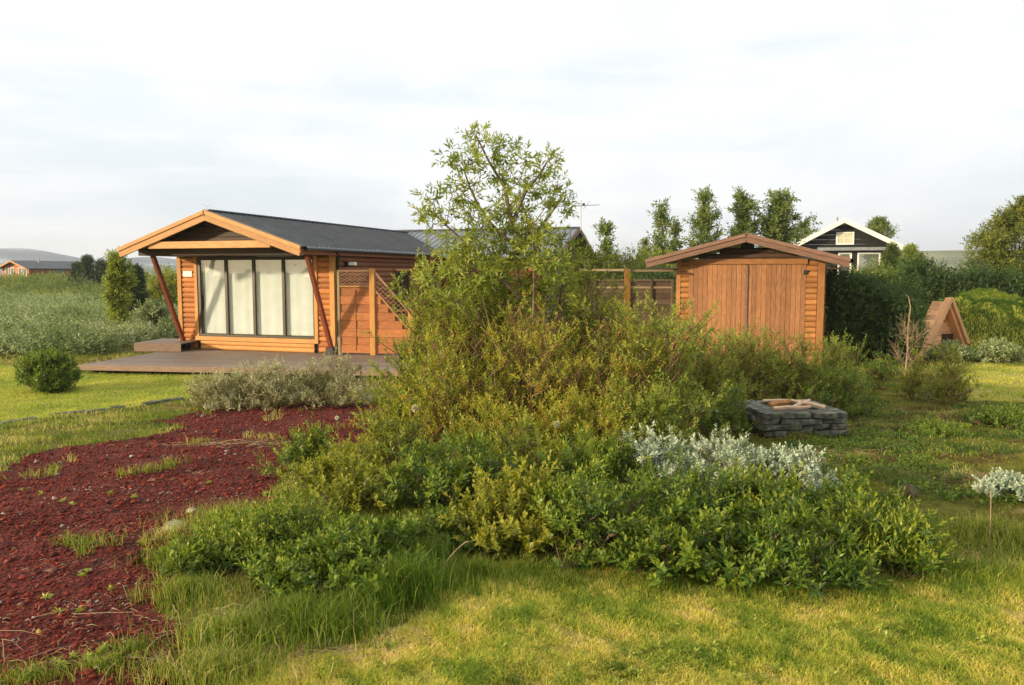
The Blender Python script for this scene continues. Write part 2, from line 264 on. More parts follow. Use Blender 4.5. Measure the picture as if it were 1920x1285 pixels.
# ------------------------------------------------------------------ mesh helpers
def mesh_np(name, V, Fq, mat, tint=None, smooth=False):
    me = bpy.data.meshes.new(name); V = np.asarray(V, np.float32); Fq = np.asarray(Fq, np.int32); k = Fq.shape[1]
    me.vertices.add(len(V)); me.vertices.foreach_set('co', V.ravel())
    me.loops.add(Fq.size); me.loops.foreach_set('vertex_index', Fq.ravel())
    me.polygons.add(len(Fq)); me.polygons.foreach_set('loop_start', np.arange(0, Fq.size, k, dtype=np.int32))
    if smooth: me.polygons.foreach_set('use_smooth', np.ones(len(Fq), bool))
    if tint is not None:
        a = me.attributes.new('tint', 'FLOAT_COLOR', 'POINT'); c = np.ones((len(V), 4), np.float32); c[:, :3] = tint; a.data.foreach_set('color', c.ravel())
    me.update(calc_edges=True); me.materials.append(mat); return me
def mesh_py(name, V, Fs, mat, smooth=False):
    me = bpy.data.meshes.new(name); me.from_pydata(V, [], Fs); me.update()
    if smooth:
        me.polygons.foreach_set('use_smooth', [True] * len(me.polygons))
    me.materials.append(mat); return me
def thing(name, label, cat, loc=(0, 0, 0), rz=0, group=None):
    o = bpy.data.objects.new(name, None); COL.objects.link(o); o.empty_display_size = 0.2
    o.location = loc; o.rotation_euler = (0, 0, rz); tag(o, label, cat, group); return o
def tag(o, label, cat, group=None):
    o['label'] = label; o['category'] = cat
    if group: o['group'] = group
    return o
def obj(name, me, parent=None, loc=(0, 0, 0), rot=(0, 0, 0), kind=None, label=None):
    o = bpy.data.objects.new(name, me); COL.objects.link(o)
    if parent: o.parent = parent
    o.location = loc; o.rotation_euler = rot
    if kind: o['kind'] = kind
    if label: o['label'] = label
    return o
def box_vf(x0, x1, y0, y1, z0, z1):
    return ([(x0, y0, z0), (x1, y0, z0), (x1, y1, z0), (x0, y1, z0), (x0, y0, z1), (x1, y0, z1), (x1, y1, z1), (x0, y1, z1)],
            [(0, 3, 2, 1), (4, 5, 6, 7), (0, 1, 5, 4), (1, 2, 6, 5), (2, 3, 7, 6), (3, 0, 4, 7)])
CACHE = {}
def bev(lx, ly, lz, mat, b=0.006):
    """box centred on the origin with chamfered long edges"""
    key = (round(lx, 4), round(ly, 4), round(lz, 4), mat.name, b)
    if key in CACHE: return CACHE[key]
    d = [lx, ly, lz]; ax = int(np.argmax(d)); o = [i for i in range(3) if i != ax]
    h, a, c = d[ax] / 2, d[o[0]] / 2, d[o[1]] / 2; b = min(b, a * 0.4, c * 0.4)
    prof = [(-a + b, -c), (a - b, -c), (a, -c + b), (a, c - b), (a - b, c), (-a + b, c), (-a, c - b), (-a, -c + b)]
    V = []
    for s in (-h, h):
        for p in prof:
            v = [0, 0, 0]; v[ax] = s; v[o[0]] = p[0]; v[o[1]] = p[1]; V.append(tuple(v))
    F = [tuple(range(7, -1, -1)), tuple(range(8, 16))] + [(i, (i + 1) % 8, 8 + (i + 1) % 8, 8 + i) for i in range(8)]
    if ax == 1: F = [f[::-1] for f in F]
    CACHE[key] = mesh_py('board', V, F, mat); return CACHE[key]
def bx(name, parent, x0, x1, y0, y1, z0, z1, mat, b=0.006, label=None, rot=(0, 0, 0)):
    return obj(name, bev(x1 - x0, y1 - y0, z1 - z0, mat, b), parent, ((x0 + x1) / 2, (y0 + y1) / 2, (z0 + z1) / 2), rot, label=label)
def halflog(length, h, d, mat):
    d = d * 1.35
    key = ('hl', round(length, 3), round(h, 4), d, mat.name)
    if key in CACHE: return CACHE[key]
    prof = [(0, 0), (-d * 0.35, 0.002), (-d * 0.8, h * 0.16), (-d, h * 0.38), (-d, h * 0.62), (-d * 0.8, h * 0.84), (-d * 0.35, h - 0.002), (0, h)]
    n = len(prof); V = [(-length / 2, *p) for p in prof] + [(length / 2, *p) for p in prof]
    F = [tuple(range(n)), tuple(range(2 * n - 1, n - 1, -1))] + [(i, i + n, (i + 1) % n + n, (i + 1) % n) for i in range(n)]
    me = mesh_py('log', V, F, mat)
    for p in me.polygons: p.use_smooth = False
    CACHE[key] = me; return me
def beam(name, parent, p, q, wx, wy, mat, label=None, b=0.008):
    """square timber from p to q (local z along it)"""
    p, q = Vector(p), Vector(q); d = q - p; me = bev(wx, wy, d.length, mat, b)
    o = obj(name, me, parent, (p + q) / 2); o.rotation_mode = 'QUATERNION'; o.rotation_quaternion = d.to_track_quat('Z', 'X'); 
    if label: o['label'] = label
    return o
def tube_np(paths, r0, r1, sides=4):
    """paths: list of (n,3) arrays; returns V,F of tapered tubes"""
    Vs, Fs, off = [], [], 0
    for i, P in enumerate(paths):
        P = np.asarray(P, float); n = len(P); T = np.gradient(P, axis=0); T /= np.linalg.norm(T, axis=1)[:, None] + 1e-9
        ref = np.array([0.31, 0.87, 0.38]); A = np.cross(T, ref); A /= np.linalg.norm(A, axis=1)[:, None] + 1e-9; B = np.cross(T, A)
        a0 = r0[i] if hasattr(r0, '__len__') else r0; a1 = r1[i] if hasattr(r1, '__len__') else r1
        R = np.linspace(a0, a1, n)[:, None]
        ring = np.stack([P + R * (math.cos(2 * PI * k / sides) * A + math.sin(2 * PI * k / sides) * B) for k in range(sides)], 1)
        Vs.append(ring.reshape(-1, 3))
        j = np.arange(n - 1)[:, None] * sides; k = np.arange(sides)[None]; k2 = (k + 1) % sides
        Fs.append((np.stack([j + k, j + k2, j + sides + k2, j + sides + k], -1).reshape(-1, 4)) + off); off += n * sides
    return np.concatenate(Vs), np.concatenate(Fs)
def tube_obj(name, parent, pts, r, mat, sides=8, r1=None):
    V, F = tube_np([pts], r, r if r1 is None else r1, sides)
    return obj(name, mesh_np(name, V, F, mat, smooth=True), parent)

# ------------------------------------------------------------------ plants
def unit(v): return v / (np.linalg.norm(v, axis=-1, keepdims=True) + 1e-9)
def leaves(rs, P, D, Ls, n, ll, lw, spread=(1.25, 0.38), young=0.3, hue=None, dry=0.0):
    """leaf blades set in a spiral along shoots P + t*D*Ls"""
    Sn = len(P); t = np.tile(np.linspace(0.05, 1, n), (Sn, 1)) + rs.uniform(-.04, .04, (Sn, n))
    ref = unit(rs.normal(size=(Sn, 3))); A = unit(np.cross(D, ref)); B = np.cross(D, A)
    ph = rs.rand(Sn, 1) * 6.28 + np.arange(n)[None] * 2.4 + rs.uniform(-.3, .3, (Sn, n))
    ang = spread[0] + (spread[1] - spread[0]) * np.clip(t, 0, 1) + rs.uniform(-.25, .25, (Sn, n))
    rad = np.cos(ph)[..., None] * A[:, None] + np.sin(ph)[..., None] * B[:, None]
    base = P[:, None] + D[:, None] * (t * Ls[:, None])[..., None]
    ld = unit(D[:, None] * np.cos(ang)[..., None] + rad * np.sin(ang)[..., None] + rs.normal(size=(Sn, n, 3)) * 0.12)
    side = unit(np.cross(ld, D[:, None] + 0.01)); nrm = np.cross(side, ld)
    sz = rs.uniform(0.65, 1.2, (Sn, n)) * (1 - 0.35 * np.clip(t, 0, 1) ** 3)
    l = (ll * sz)[..., None]; wd = (lw * sz)[..., None]
    v0 = base; v1 = base + ld * l * 0.45 + side * wd * 0.5 + nrm * wd * 0.18; v2 = base + ld * l - nrm * l * 0.10; v3 = base + ld * l * 0.45 - side * wd * 0.5 + nrm * wd * 0.18
    V = np.stack([v0, v1, v2, v3], 2).reshape(-1, 3); nl = Sn * n; F = np.arange(nl * 4).reshape(-1, 4)
    r = (hue[:, None] if hue is not None else 0.5) + rs.normal(0, 0.16, (Sn, n)); r = np.clip(r, 0, 1)
    if dry: r = np.where(rs.rand(Sn, n) < dry, 1.0, np.minimum(r, 0.9))
    g = np.clip(young * np.clip(t, 0, 1) ** 2 * rs.uniform(0.2, 1.2, (Sn, n)), 0, 1)
    tint = np.repeat(np.stack([r, g, np.zeros_like(r)], -1).reshape(-1, 3), 4, axis=0)
    return V, F, tint
def bez(p0, p1, p2, n):
    t = np.linspace(0, 1, n)[:, None]; return (1 - t) ** 2 * p0 + 2 * t * (1 - t) * p1 + t * t * p2
def plant_obj(name, label, cat, loc, V, F, T, leafm, stems, stemm, group=None, sr=(0.008, 0.002), crown='foliage', trunkname='stems'):
    o = thing(name, label, cat, loc, 0, group)
    obj(crown, mesh_np(crown, V, F, leafm, T), o)
    if stems:
        SV, SF = tube_np(stems, sr[0], sr[1], 4); obj(trunkname, mesh_np(trunkname, SV, SF, stemm, smooth=True), o)
    return o
def shrub(name, label, px, Y, top, wpx, leafm, stemm, seed, n1=16, n2=7, nsh=3, nl=11, ll=0.042, lw=0.017, group=None, base=None, depth=1.0, young=0.35, shoot=0.12, up=0.6, topvar=0.28, low=0.15, dry=0.0, cat='shrub', thin=1.0):
    rs = np.random.RandomState(seed)
    X = (px - 960) / FPX * Y; z0 = float(gz(X, Y)) if base is None else base
    H = max(0.12, at(px, top, Y)[2] - z0); R = wpx / FPX * Y / 2
    stems, SP, SD, hue = [], [], [], []
    for i in range(n1):
        a = rs.rand() * 6.283; r = math.sqrt(rs.rand()); tipr = R * r * 0.92
        hh = H * (1 - 0.55 * r ** 2.2) * rs.uniform(1 - topvar - (0.55 if r > 0.72 else 0), 1.0) - shoot * 0.6
        tip = np.array([tipr * math.cos(a), tipr * depth * math.sin(a), max(hh, 0.05)])
        b = tip * np.array([0.35, 0.35, 0]) * rs.uniform(0.3, 1.0) + np.array([rs.normal(0, R * .06), rs.normal(0, R * .06), -0.03])
        c = np.array([b[0] * 0.6 + tip[0] * 0.4, b[1] * 0.6 + tip[1] * 0.4, tip[2] * rs.uniform(0.5, 0.8)])
        st = bez(b, c, tip, 7); stems.append(st); h1 = rs.uniform(0.25, 0.7)
        dirt = unit(st[-1] - st[-2])
        SP.append(st[-1]); SD.append(unit(dirt + [0, 0, up])); hue.append(h1)
        for j in range(5):
            k = rs.uniform(1.6, 5.9); i0 = int(k); SP.append(st[i0] + (st[i0 + 1] - st[i0]) * (k - i0)); SD.append(unit(rs.normal(size=3) * .7 + [0, 0, up])); hue.append(h1 + rs.normal(0, .1))
        for j in range(n2):
            t = rs.uniform(low, 1); k = t * 6; i0 = min(int(k), 5); p = st[i0] + (st[i0 + 1] - st[i0]) * (k - i0)
            a2 = rs.rand() * 6.283; ln = H * rs.uniform(0.10, 0.24) * (1.25 - 0.4 * t) + 0.03
            d = unit(np.array([math.cos(a2), math.sin(a2), rs.uniform(0.2, 1.0)]) + unit(tip) * 0.5)
            q = p + d * ln; q[2] = max(q[2], 0.02)
            stems.append(bez(p, p + d * ln * 0.5 + [0, 0, -0.02], q + [0, 0, 0.03], 4))
            for kk in range(nsh):
                s = rs.uniform(0.35, 1.0) if kk else 1.0
                SP.append(p + (q - p) * s); SD.append(unit(d * rs.uniform(0.3, 1) + rs.normal(size=3) * 0.45 + [0, 0, up])); hue.append(h1 + rs.normal(0, .1))
    SP = np.array(SP); SD = np.array(SD); hue = np.array(hue)
    cs = max(0.16, H * 0.30); ph = rs.rand(3) * 6.28; kk_ = 2 * PI / cs
    w3 = (np.sin(SP[:, 0] * kk_ + ph[0] + 1.2 * np.sin(SP[:, 1] * kk_ * .7)) + np.sin(SP[:, 1] * kk_ * 1.1 + ph[1] + 1.2 * np.sin(SP[:, 2] * kk_ * .8)) + np.sin(SP[:, 2] * kk_ * 1.3 + ph[2] + np.sin(SP[:, 0] * kk_ * .6))) / 1.7
    keep = rs.rand(len(SP)) < np.clip((0.95 if H > 1.2 else 0.78) + (0.55 if H > 1.2 else 0.85) * w3, 0.12 if H > 1.2 else 0.03, 1); SP, SD, hue = SP[keep], SD[keep], hue[keep] + 0.22 * w3[keep]
    if thin < 1:
        keep = rs.rand(len(SP)) < thin; SP, SD, hue = SP[keep], SD[keep], hue[keep]
    V, F, T = leaves(rs, SP, SD, shoot * rs.uniform(0.5, 1.25, len(SP)), nl, ll, lw, young=young, hue=hue, dry=dry)
    return plant_obj(name, label, cat, (X, Y, z0), V, F, T, leafm, stems, stemm, group, (max(0.004, H * 0.0045), max(0.001, H * 0.0012)))
def clumped(name, label, cat, base_xyz, trunk_paths, clumps, leafm, stemm, seed, dens=60, nl=10, ll=0.05, lw=0.02, shoot=0.15, up=0.35, young=0.3, tr=(0.03, 0.008), group=None, twigs=True, out=0.8):
    """tree: trunk paths + leaf clumps (x,y,z,radius), each fed by twigs from the nearest trunk point"""
    rs = np.random.RandomState(seed); stems = []; SP, SD, hue = [], [], []
    allp = np.concatenate([np.asarray(p) for p in trunk_paths])
    o = thing(name, label, cat, base_xyz, 0, group); B = np.array(base_xyz)
    for c in clumps:
        cc = np.array(c[:3]) - B; r = c[3]; below = allp[allp[:, 2] < cc[2] + 0.05]
        if len(below) == 0: below = allp
        q = below[np.argmin(np.linalg.norm((below - cc) * [1, 1, 0.55], axis=1))]
        if np.linalg.norm(q - cc) > 0.05: stems.append(bez(q, (q + cc) / 2 + [0, 0, -0.1 * np.linalg.norm(cc - q)], cc, 6))
        ns = max(3, int(dens * (r / 0.25) ** 2)); h = rs.uniform(0.25, 0.75)
        for k in range(ns):
            d = unit(rs.normal(size=3)); rad = r * rs.uniform(0.15, 1.0) ** 0.6; p = cc + d * rad * [1, 1, 0.85]
            SP.append(p); SD.append(unit(d * out + rs.normal(size=3) * 0.4 + [0, 0, up])); hue.append(h + rs.normal(0, .12))
            if twigs and k % 3 == 0: stems.append(np.array([cc + d * rad * 0.1, cc + d * rad * 0.6 + [0, 0, -0.01], p]))
    SP = np.array(SP); SD = np.array(SD)
    V, F, T = leaves(rs, SP, SD, shoot * rs.uniform(0.5, 1.3, len(SP)), nl, ll, lw, young=young, hue=np.array(hue))
    obj('crown', mesh_np('crown', V, F, leafm, T), o)
    V, F = tube_np([np.asarray(p) for p in trunk_paths], tr[0], tr[1], 7); obj('trunk', mesh_np('trunk', V, F, stemm, smooth=True), o)
    if stems:
        V, F = tube_np(stems, tr[1] * 0.7, tr[1] * 0.2, 4); obj('branches', mesh_np('branches', V, F, stemm, smooth=True), o, kind='stuff')
    return o

# ================================================================== GROUND
def grow(a, step, end, f):
    out = [a]
    while out[-1] < end: step *= f; out.append(out[-1] + step)
    return out
core_x = list(np.arange(-8, 8.01, 0.075)); gx = sorted([-v for v in grow(8, 0.075, 4500, 1.13)[1:]]) + core_x + grow(8, 0.075, 4500, 1.13)[1:]
core_y = list(np.arange(1.5, 10.01, 0.075)); gy = sorted([1.5 - v for v in grow(0, 0.12, 400, 1.3)[1:]]) + core_y + grow(10, 0.075, 5000, 1.055)[1:]
gx = np.array(gx); gy = np.array(gy); XX, YY = np.meshgrid(gx, gy); ZZ = gz(XX, YY)
RED_PX = [(-400, 1010), (0, 884), (60, 850), (150, 836), (270, 822), (345, 803), (290, 790), (380, 770), (560, 760), (700, 757), (820, 768), (860, 800), (640, 835), (540, 868), (505, 960), (395, 985), (330, 1035), (290, 1090), (300, 1160), (370, 1190), (330, 1240), (360, 1320), (330, 1500), (-600, 1500)]
RED = [ground_at(*p) for p in RED_PX]
LAWN_FRONT = [ground_at(*p) for p in [(480, 1215), (600, 1180), (780, 1170), (900, 1060), (1250, 1060), (1500, 1070), (1780, 1075), (1900, 1075), (2300, 1060), (2600, 1600), (300, 1600), (340, 1290)]]
LAWN_LEFT = [ground_at(*p) for p in [(-500, 700), (0, 686), (160, 700), (420, 704), (380, 740), (200, 768), (0, 798), (-500, 860)]]
LAWN_RIGHT = [ground_at(*p) for p in [(1810, 752), (1800, 715), (1830, 683), (2100, 676), (2400, 690), (2400, 745), (1960, 752)]]
def cover(x, y):
    jx = x + 0.09 * nz(x, y, 0.5, 21) + 0.05 * nz(x, y, 0.17, 22); jy = y + 0.12 * nz(x, y, 0.6, 23) + 0.05 * nz(x, y, 0.2, 24)
    red = inpoly(jx, jy, RED)
    lawn = inpoly(jx, jy, LAWN_FRONT) | inpoly(jx, jy, LAWN_LEFT) | inpoly(jx, jy, LAWN_RIGHT)
    return red, lawn
red_v, lawn_v = cover(XX, YY)
def dryness(x, y): return np.clip(0.50 + 0.34 * nz(x, y, 1.2, 31) + 0.26 * nz(x, y, 0.33, 32) + 0.12 * nz(x, y, 3.5, 33) + 0.20 * nz(x, y, 0.11, 34), 0, 1)
left_lawn = inpoly(XX, YY, LAWN_LEFT)
tint = np.stack([np.where(left_lawn, 0.15, dryness(XX, YY)), lawn_v.astype(float), sm(-0.1, 0.5, nz(XX, YY, 2.2, 35)) * sm(5, 6, YY) * sm(30, 20, YY)], -1)
ny, nx = XX.shape; idx = np.arange(nx * ny).reshape(ny, nx)
FQ = np.stack([idx[:-1, :-1], idx[:-1, 1:], idx[1:, 1:], idx[1:, :-1]], -1)
V = np.stack([XX, YY, ZZ], -1).reshape(-1, 3)
g = obj('ground', mesh_np('ground', V, FQ.reshape(-1, 4), M['ground'], tint.reshape(-1, 3), True), kind='structure')
cellx = (XX[:-1, :-1] + XX[1:, 1:]) / 2; celly = (YY[:-1, :-1] + YY[1:, 1:]) / 2
rc, _ = cover(cellx, celly); fr = FQ[rc].reshape(-1, 4); uq, inv = np.unique(fr, return_inverse=True)
Vr = V[uq].copy(); Vr[:, 2] += 0.008
obj('gravel_bed', mesh_np('gravel_bed', Vr, inv.reshape(-1, 4), M['redbed'], None, True), kind='structure')

# loose cinders on the bed
def blobs(rs, x, y, z, sz, flat=0.7):
    n = len(x); base = np.array([[1, 0, 0], [0, 1, 0], [-1, 0, 0], [0, -1, 0], [0, 0, 1], [0, 0, -1]], float)
    Vb = base[None] * rs.uniform(0.6, 1.25, (n, 6, 3)) + rs.normal(0, 0.22, (n, 6, 3)); Vb = Vb * (sz[:, None, None] * np.array([1, 1, flat]))
    a = rs.rand(n) * 6.28; c, s_ = np.cos(a)[:, None], np.sin(a)[:, None]
    Vb = np.stack([Vb[..., 0] * c - Vb[..., 1] * s_, Vb[..., 0] * s_ + Vb[..., 1] * c, Vb[..., 2]], -1) + np.stack([x, y, z], -1)[:, None]
    f = np.array([[0, 1, 4], [1, 2, 4], [2, 3, 4], [3, 0, 4], [1, 0, 5], [2, 1, 5], [3, 2, 5], [0, 3, 5]])
    return Vb.reshape(-1, 3), (np.arange(n)[:, None, None] * 6 + f[None]).reshape(-1, 3)
rs = np.random.RandomState(5)
def sample(rs, n, poly, ymin=2.3, power=1.0, margin=0.0):
    P = np.array(poly); x0, x1, y0, y1 = P[:, 0].min(), P[:, 0].max(), max(ymin, P[:, 1].min()), P[:, 1].max()
    y = y0 * (y1 / y0) ** (rs.rand(n)); k = 0.75
    x = rs.uniform(-1, 1, n) * y * k
    return x, y
x, y = sample(rs, 150000, RED, 2.4); rd, _ = cover(x, y)
patch = nz(x, y, 0.7, 41) + 0.3 * nz(x, y, 0.2, 42); ok = rd & (rs.rand(len(x)) < 0.45 + 0.35 * patch); x, y = x[ok][:80000], y[ok][:80000]
sz = 0.0031 * y ** 0.55 * rs.lognormal(0, 0.45, len(x)); tr_ = np.clip(rs.beta(2, 2, len(x)) * 0.9, 0, 0.9); tr_ = np.where(rs.rand(len(x)) < 0.03 + 0.30 * (nz(x, y, 1.2, 44) + .3 * nz(x, y, .3, 45) > 0.55), rs.uniform(0.92, 1, len(x)), tr_)
V, F = blobs(rs, x, y, gz(x, y) + 0.009 + sz * 0.3, sz); tt = np.repeat(np.stack([tr_, 0 * tr_, 0 * tr_], -1), 6, axis=0)
tag(obj('cinder_gravel', mesh_np('cinder_gravel', V, F, M['scoria'], tt), kind='stuff'), 'loose dark red lava cinders spread over the gravel bed', 'gravel')

# grass
def blades(rs, x, y, h, wd, tint_r, tint_g=None, lean=0.35, clump=0):
    n = len(x); z = gz(x, y) - 0.004; a = rs.rand(n) * 6.28; b = rs.rand(n) * 6.28; ln = lean * rs.uniform(0.2, 1.6, n)
    dxy = np.stack([np.cos(b), np.sin(b)], -1) * ln[:, None]; s = np.stack([np.cos(a), np.sin(a)], -1) * wd[:, None] / 2
    P0 = np.stack([x, y, z], -1); V = np.zeros((n, 5, 3))
    V[:, 0] = P0; V[:, 0, :2] -= s; V[:, 1] = P0; V[:, 1, :2] += s
    mid = P0.copy(); mid[:, :2] += dxy * h[:, None] * 0.30; mid[:, 2] += h * 0.6
    V[:, 2] = mid; V[:, 2, :2] += s * 0.75; V[:, 3] = mid; V[:, 3, :2] -= s * 0.75
    tip = P0.copy(); tip[:, :2] += dxy * h[:, None]; tip[:, 2] += h * (1 - 0.25 * ln); V[:, 4] = tip
    i = np.arange(n)[:, None] * 5
    F = np.concatenate([i + [[0, 1, 2]], i + [[0, 2, 3]], i + [[3, 2, 4]]])
    tg = np.zeros(n) if tint_g is None else tint_g; T = np.repeat(np.stack([tint_r, tg, 0 * tg], -1), 5, axis=0)
    return V.reshape(-1, 3), F, T
def join(parts):
    Vs, Fs, Ts, o = [], [], [], 0
    for v, f, t_ in parts: Vs.append(v); Fs.append(f + o); Ts.append(t_); o += len(v)
    return np.concatenate(Vs), np.concatenate(Fs), np.concatenate(Ts)
rs = np.random.RandomState(7)
n = 330000; y = 2.5 * (5.6 / 2.5) ** rs.rand(n); x = rs.uniform(-0.72, 0.78, n) * y
ok = inpoly(x + 0.09 * nz(x, y, .5, 21), y + 0.1 * nz(x, y, .6, 23), LAWN_FRONT); x, y = x[ok][:150000], y[ok][:150000]
dr = dryness(x, y); tuft = np.clip(nz(x, y, 0.35, 51), -1, 1)
V1 = blades(rs, x, y, (0.024 + 0.016 * tuft + 0.016 * rs.rand(len(x))) * (1.25 - 0.4 * dr), 0.0030 + 0.0020 * rs.rand(len(x)), np.clip(dr * 0.95 + rs.normal(0, 0.14, len(x)), 0, 1), lean=0.9)
P = [V1]
for poly, cnt, hh, seed, bias, wdt in ((LAWN_LEFT, 34000, 0.045, 8, -0.12, 0.012), (LAWN_RIGHT, 14000, 0.05, 9, 0.0, 0.014)):
    r2 = np.random.RandomState(seed); A = np.array(poly); xx = r2.uniform(A[:, 0].min(), A[:, 0].max(), cnt * 3); yy = r2.uniform(A[:, 1].min(), A[:, 1].max(), cnt * 3)
    ok = inpoly(xx, yy, poly) & (np.abs(xx / yy) < 0.78); xx, yy = xx[ok][:cnt], yy[ok][:cnt]
    P.append(blades(r2, xx, yy, hh * r2.uniform(0.5, 1.2, len(xx)), wdt * r2.uniform(0.6, 1.2, len(xx)), np.clip(0.42 + bias + 0.25 * nz(xx, yy, 2.0, 52) + r2.normal(0, 0.1, len(xx)), 0, 1), lean=0.7))
V, F, T = join(P)
tag(obj('lawn_grass', mesh_np('lawn_grass', V, F, M['grass'], T), kind='stuff'), 'short mown grass, yellow green with straw coloured patches', 'grass')
# rough grass on everything between
rs = np.random.RandomState(11); n = 260000; y = 2.6 * (26 / 2.6) ** rs.rand(n); x = rs.uniform(-0.75, 0.78, n) * y
rd, lw_ = cover(x, y); patch = nz(x, y, 1.4, 61) + 0.5 * nz(x, y, 0.45, 62)
bare = (x > 1.6) & (y > 5.3) & (y < 17)
ok = ~lw_ & ~(rd & (patch < 1.08)) & (~bare | ((patch > 0.25) & (rs.rand(n) < 0.6))) & (rs.rand(n) < 0.8); x, y, patch = x[ok][:95000], y[ok][:95000], patch[ok][:95000]
h = (0.035 + 0.05 * np.clip(patch, 0, 1.2) + 0.03 * rs.rand(len(x))) * (0.8 + 0.03 * y) * np.where(bare[ok][:95000], 0.6, 1.0)
V, F, T = blades(rs, x, y, h, 0.0016 * y ** 0.75 * rs.uniform(0.6, 1.3, len(x)), np.clip(0.72 + 0.25 * nz(x, y, 1.7, 63) + rs.normal(0, .14, len(x)), 0, 1), lean=0.8)
tag(obj('rough_grass', mesh_np('rough_grass', V, F, M['longgrass'], T), kind='stuff'), 'uneven rough grass growing between shrubs and gravel', 'grass')
# long grass at the foot of the front shrubs
def edge(px, py, n, spread, h0, seed, dry=0.0):
    r = np.random.RandomState(seed); gx_, gy_ = ground_at(px, py); rr = np.abs(r.normal(0, spread, n)); a = r.rand(n) * 6.28
    x = gx_ + rr * np.cos(a); y = gy_ + rr * np.sin(a) * 0.6
    return blades(r, x, y, h0 * r.uniform(0.35, 1.15, n), 0.004 * r.uniform(0.6, 1.3, n), np.clip(r.normal(0.35 + dry, 0.2, n), 0, 1), lean=0.5)
P = [edge(a, b, c, d, e_, i, f) for i, (a, b, c, d, e_, f) in enumerate([
    (770, 1120, 1500, 0.13, 0.25, 0.0), (700, 1140, 900, 0.14, 0.18, 0.0), (800, 1060, 700, 0.13, 0.2, 0.1), (560, 1165, 1200, 0.17, 0.15, 0.15), (450, 1200, 1500, 0.18, 0.15, 0.3),
    (400, 1270, 2200, 0.18, 0.13, 0.4), (620, 1190, 1300, 0.2, 0.18, 0.1), (900, 1080, 2000, 0.26, 0.10, 0.2), (1060, 1095, 1200, 0.22, 0.07, 0.25), (1250, 1105, 1200, 0.25, 0.08, 0.25), (1480, 1112, 1200, 0.25, 0.07, 0.2),
    (1650, 1112, 1200, 0.25, 0.08, 0.15), (1830, 1080, 1800, 0.3, 0.10, 0.25), (1850, 1000, 2200, 0.3, 0.12, 0.38), (350, 1120, 900, 0.14, 0.13, 0.3), (330, 1060, 800, 0.14, 0.14, 0.2), (430, 990, 1300, 0.25, 0.2, 0.3), (60, 1275, 700, 0.15, 0.07, 0.3), (200, 1255, 600, 0.1, 0.07, 0.3),
    (250, 1220, 500, 0.1, 0.06, 0.2), (520, 985, 900, 0.2, 0.2, 0.3), (1160, 1260, 500, 0.10, 0.05, 0.0), (960, 1285, 500, 0.12, 0.05, 0.0)])]
V, F, T = join(P)
tag(obj('long_grass', mesh_np('long_grass', V, F, M['longgrass'], T), kind='stuff'), 'long green grass along the foot of the front shrubs', 'grass')
# straw and dead twigs
def litter(px, py, n, sx, sy, ln, seed, zz=0.03):
    r = np.random.RandomState(seed); cx_, cy_ = ground_at(px, py); out_ = []
    for k in range(n):
        x = cx_ + r.normal(0, sx); y = cy_ + r.normal(0, sy); a = r.normal(0.2, 0.6); l = ln * r.uniform(0.3, 1.2); z = float(gz(x, y)) + r.uniform(0.004, zz)
        p0 = np.array([x, y, z]); d = np.array([math.cos(a), math.sin(a), r.normal(0, 0.12)]) * l
        out_.append(np.array([p0, p0 + d * 0.5 + [0, 0, r.uniform(0, 0.02)], p0 + d]))
    return out_
paths = []
for i, a_ in enumerate([(470, 1165, 130, .17, .08, .22), (560, 1225, 60, .15, .05, .15), (300, 1250, 60, .25, .06, .2), (40, 1190, 9, .25, .12, .30), (430, 833, 160, .35, .10, .25), (600, 975, 10, .1, .1, .1), (240, 985, 14, .4, .3, .12), (1690, 800, 90, .4, .12, .3), (1560, 850, 60, .4, .1, .3), (1700, 900, 120, .5, .12, .3), (1720, 1000, 60, .3, .1, .2), (1660, 930, 40, .1, .05, .12), (230, 840, 40, .5, .3, .12), (1850, 900, 50, .2, .08, .2), (150, 1020, 120, .5, .35, .045), (120, 1180, 120, .4, .2, .05), (300, 900, 80, .5, .3, .05), (330, 1150, 60, .2, .2, .06), (80, 1260, 50, .3, .1, .08), (1780, 760, 60, .4, .2, .3)]):
    paths += litter(*a_, 300 + i)
V, F = tube_np(paths, 0.0018, 0.0008, 3); rr = np.random.RandomState(1).rand(len(paths)); T = np.repeat(np.stack([rr, 0 * rr, 0 * rr], -1), 9, axis=0)
tag(obj('dry_litter', mesh_np('dry_litter', V, F, M['straw'], T), kind='stuff'), 'dry stalks and bleached twigs lying on gravel and moss', 'dead twigs')

# ================================================================== FAR LAND
def ridge(name, mat, Y, x0, x1, prof, thick, n=160, seed=1, amp=3.0, base=-6):
    xs = np.linspace(x0, x1, n); hs = np.interp(xs, [p[0] for p in prof], [p[1] for p in prof]) + amp * nz(xs, xs * 0, (x1 - x0) / 6, seed) * 0.5 + amp * 0.4 * nz(xs, xs * 0, (x1 - x0) / 20, seed + 1)
    rows = []; m_ = 14
    for k in range(m_):
        t = k / (m_ - 1); yy = Y + (t - 0.5) * thick; f = math.sin(PI * t) ** 0.8 if 0 < t < 1 else 0
        rows.append(np.stack([xs, np.full(n, yy) + 0.06 * thick * nz(xs, xs * 0 + k, (x1 - x0) / 9, seed + 3), base + (hs - base) * f * (1 + 0.06 * nz(xs, xs * 0 + yy * 3, (x1 - x0) / 12, seed + 2) * (1 - f))], -1))
    V = np.concatenate(rows); id_ = np.arange(n * m_).reshape(m_, n); F = np.stack([id_[:-1, :-1], id_[:-1, 1:], id_[1:, 1:], id_[1:, :-1]], -1).reshape(-1, 4)
    return obj(name, mesh_np(name, V, F, mat, smooth=True), kind='structure')
def hp(px, py, Y): p = at(px, py, Y); return (p[0], p[2])
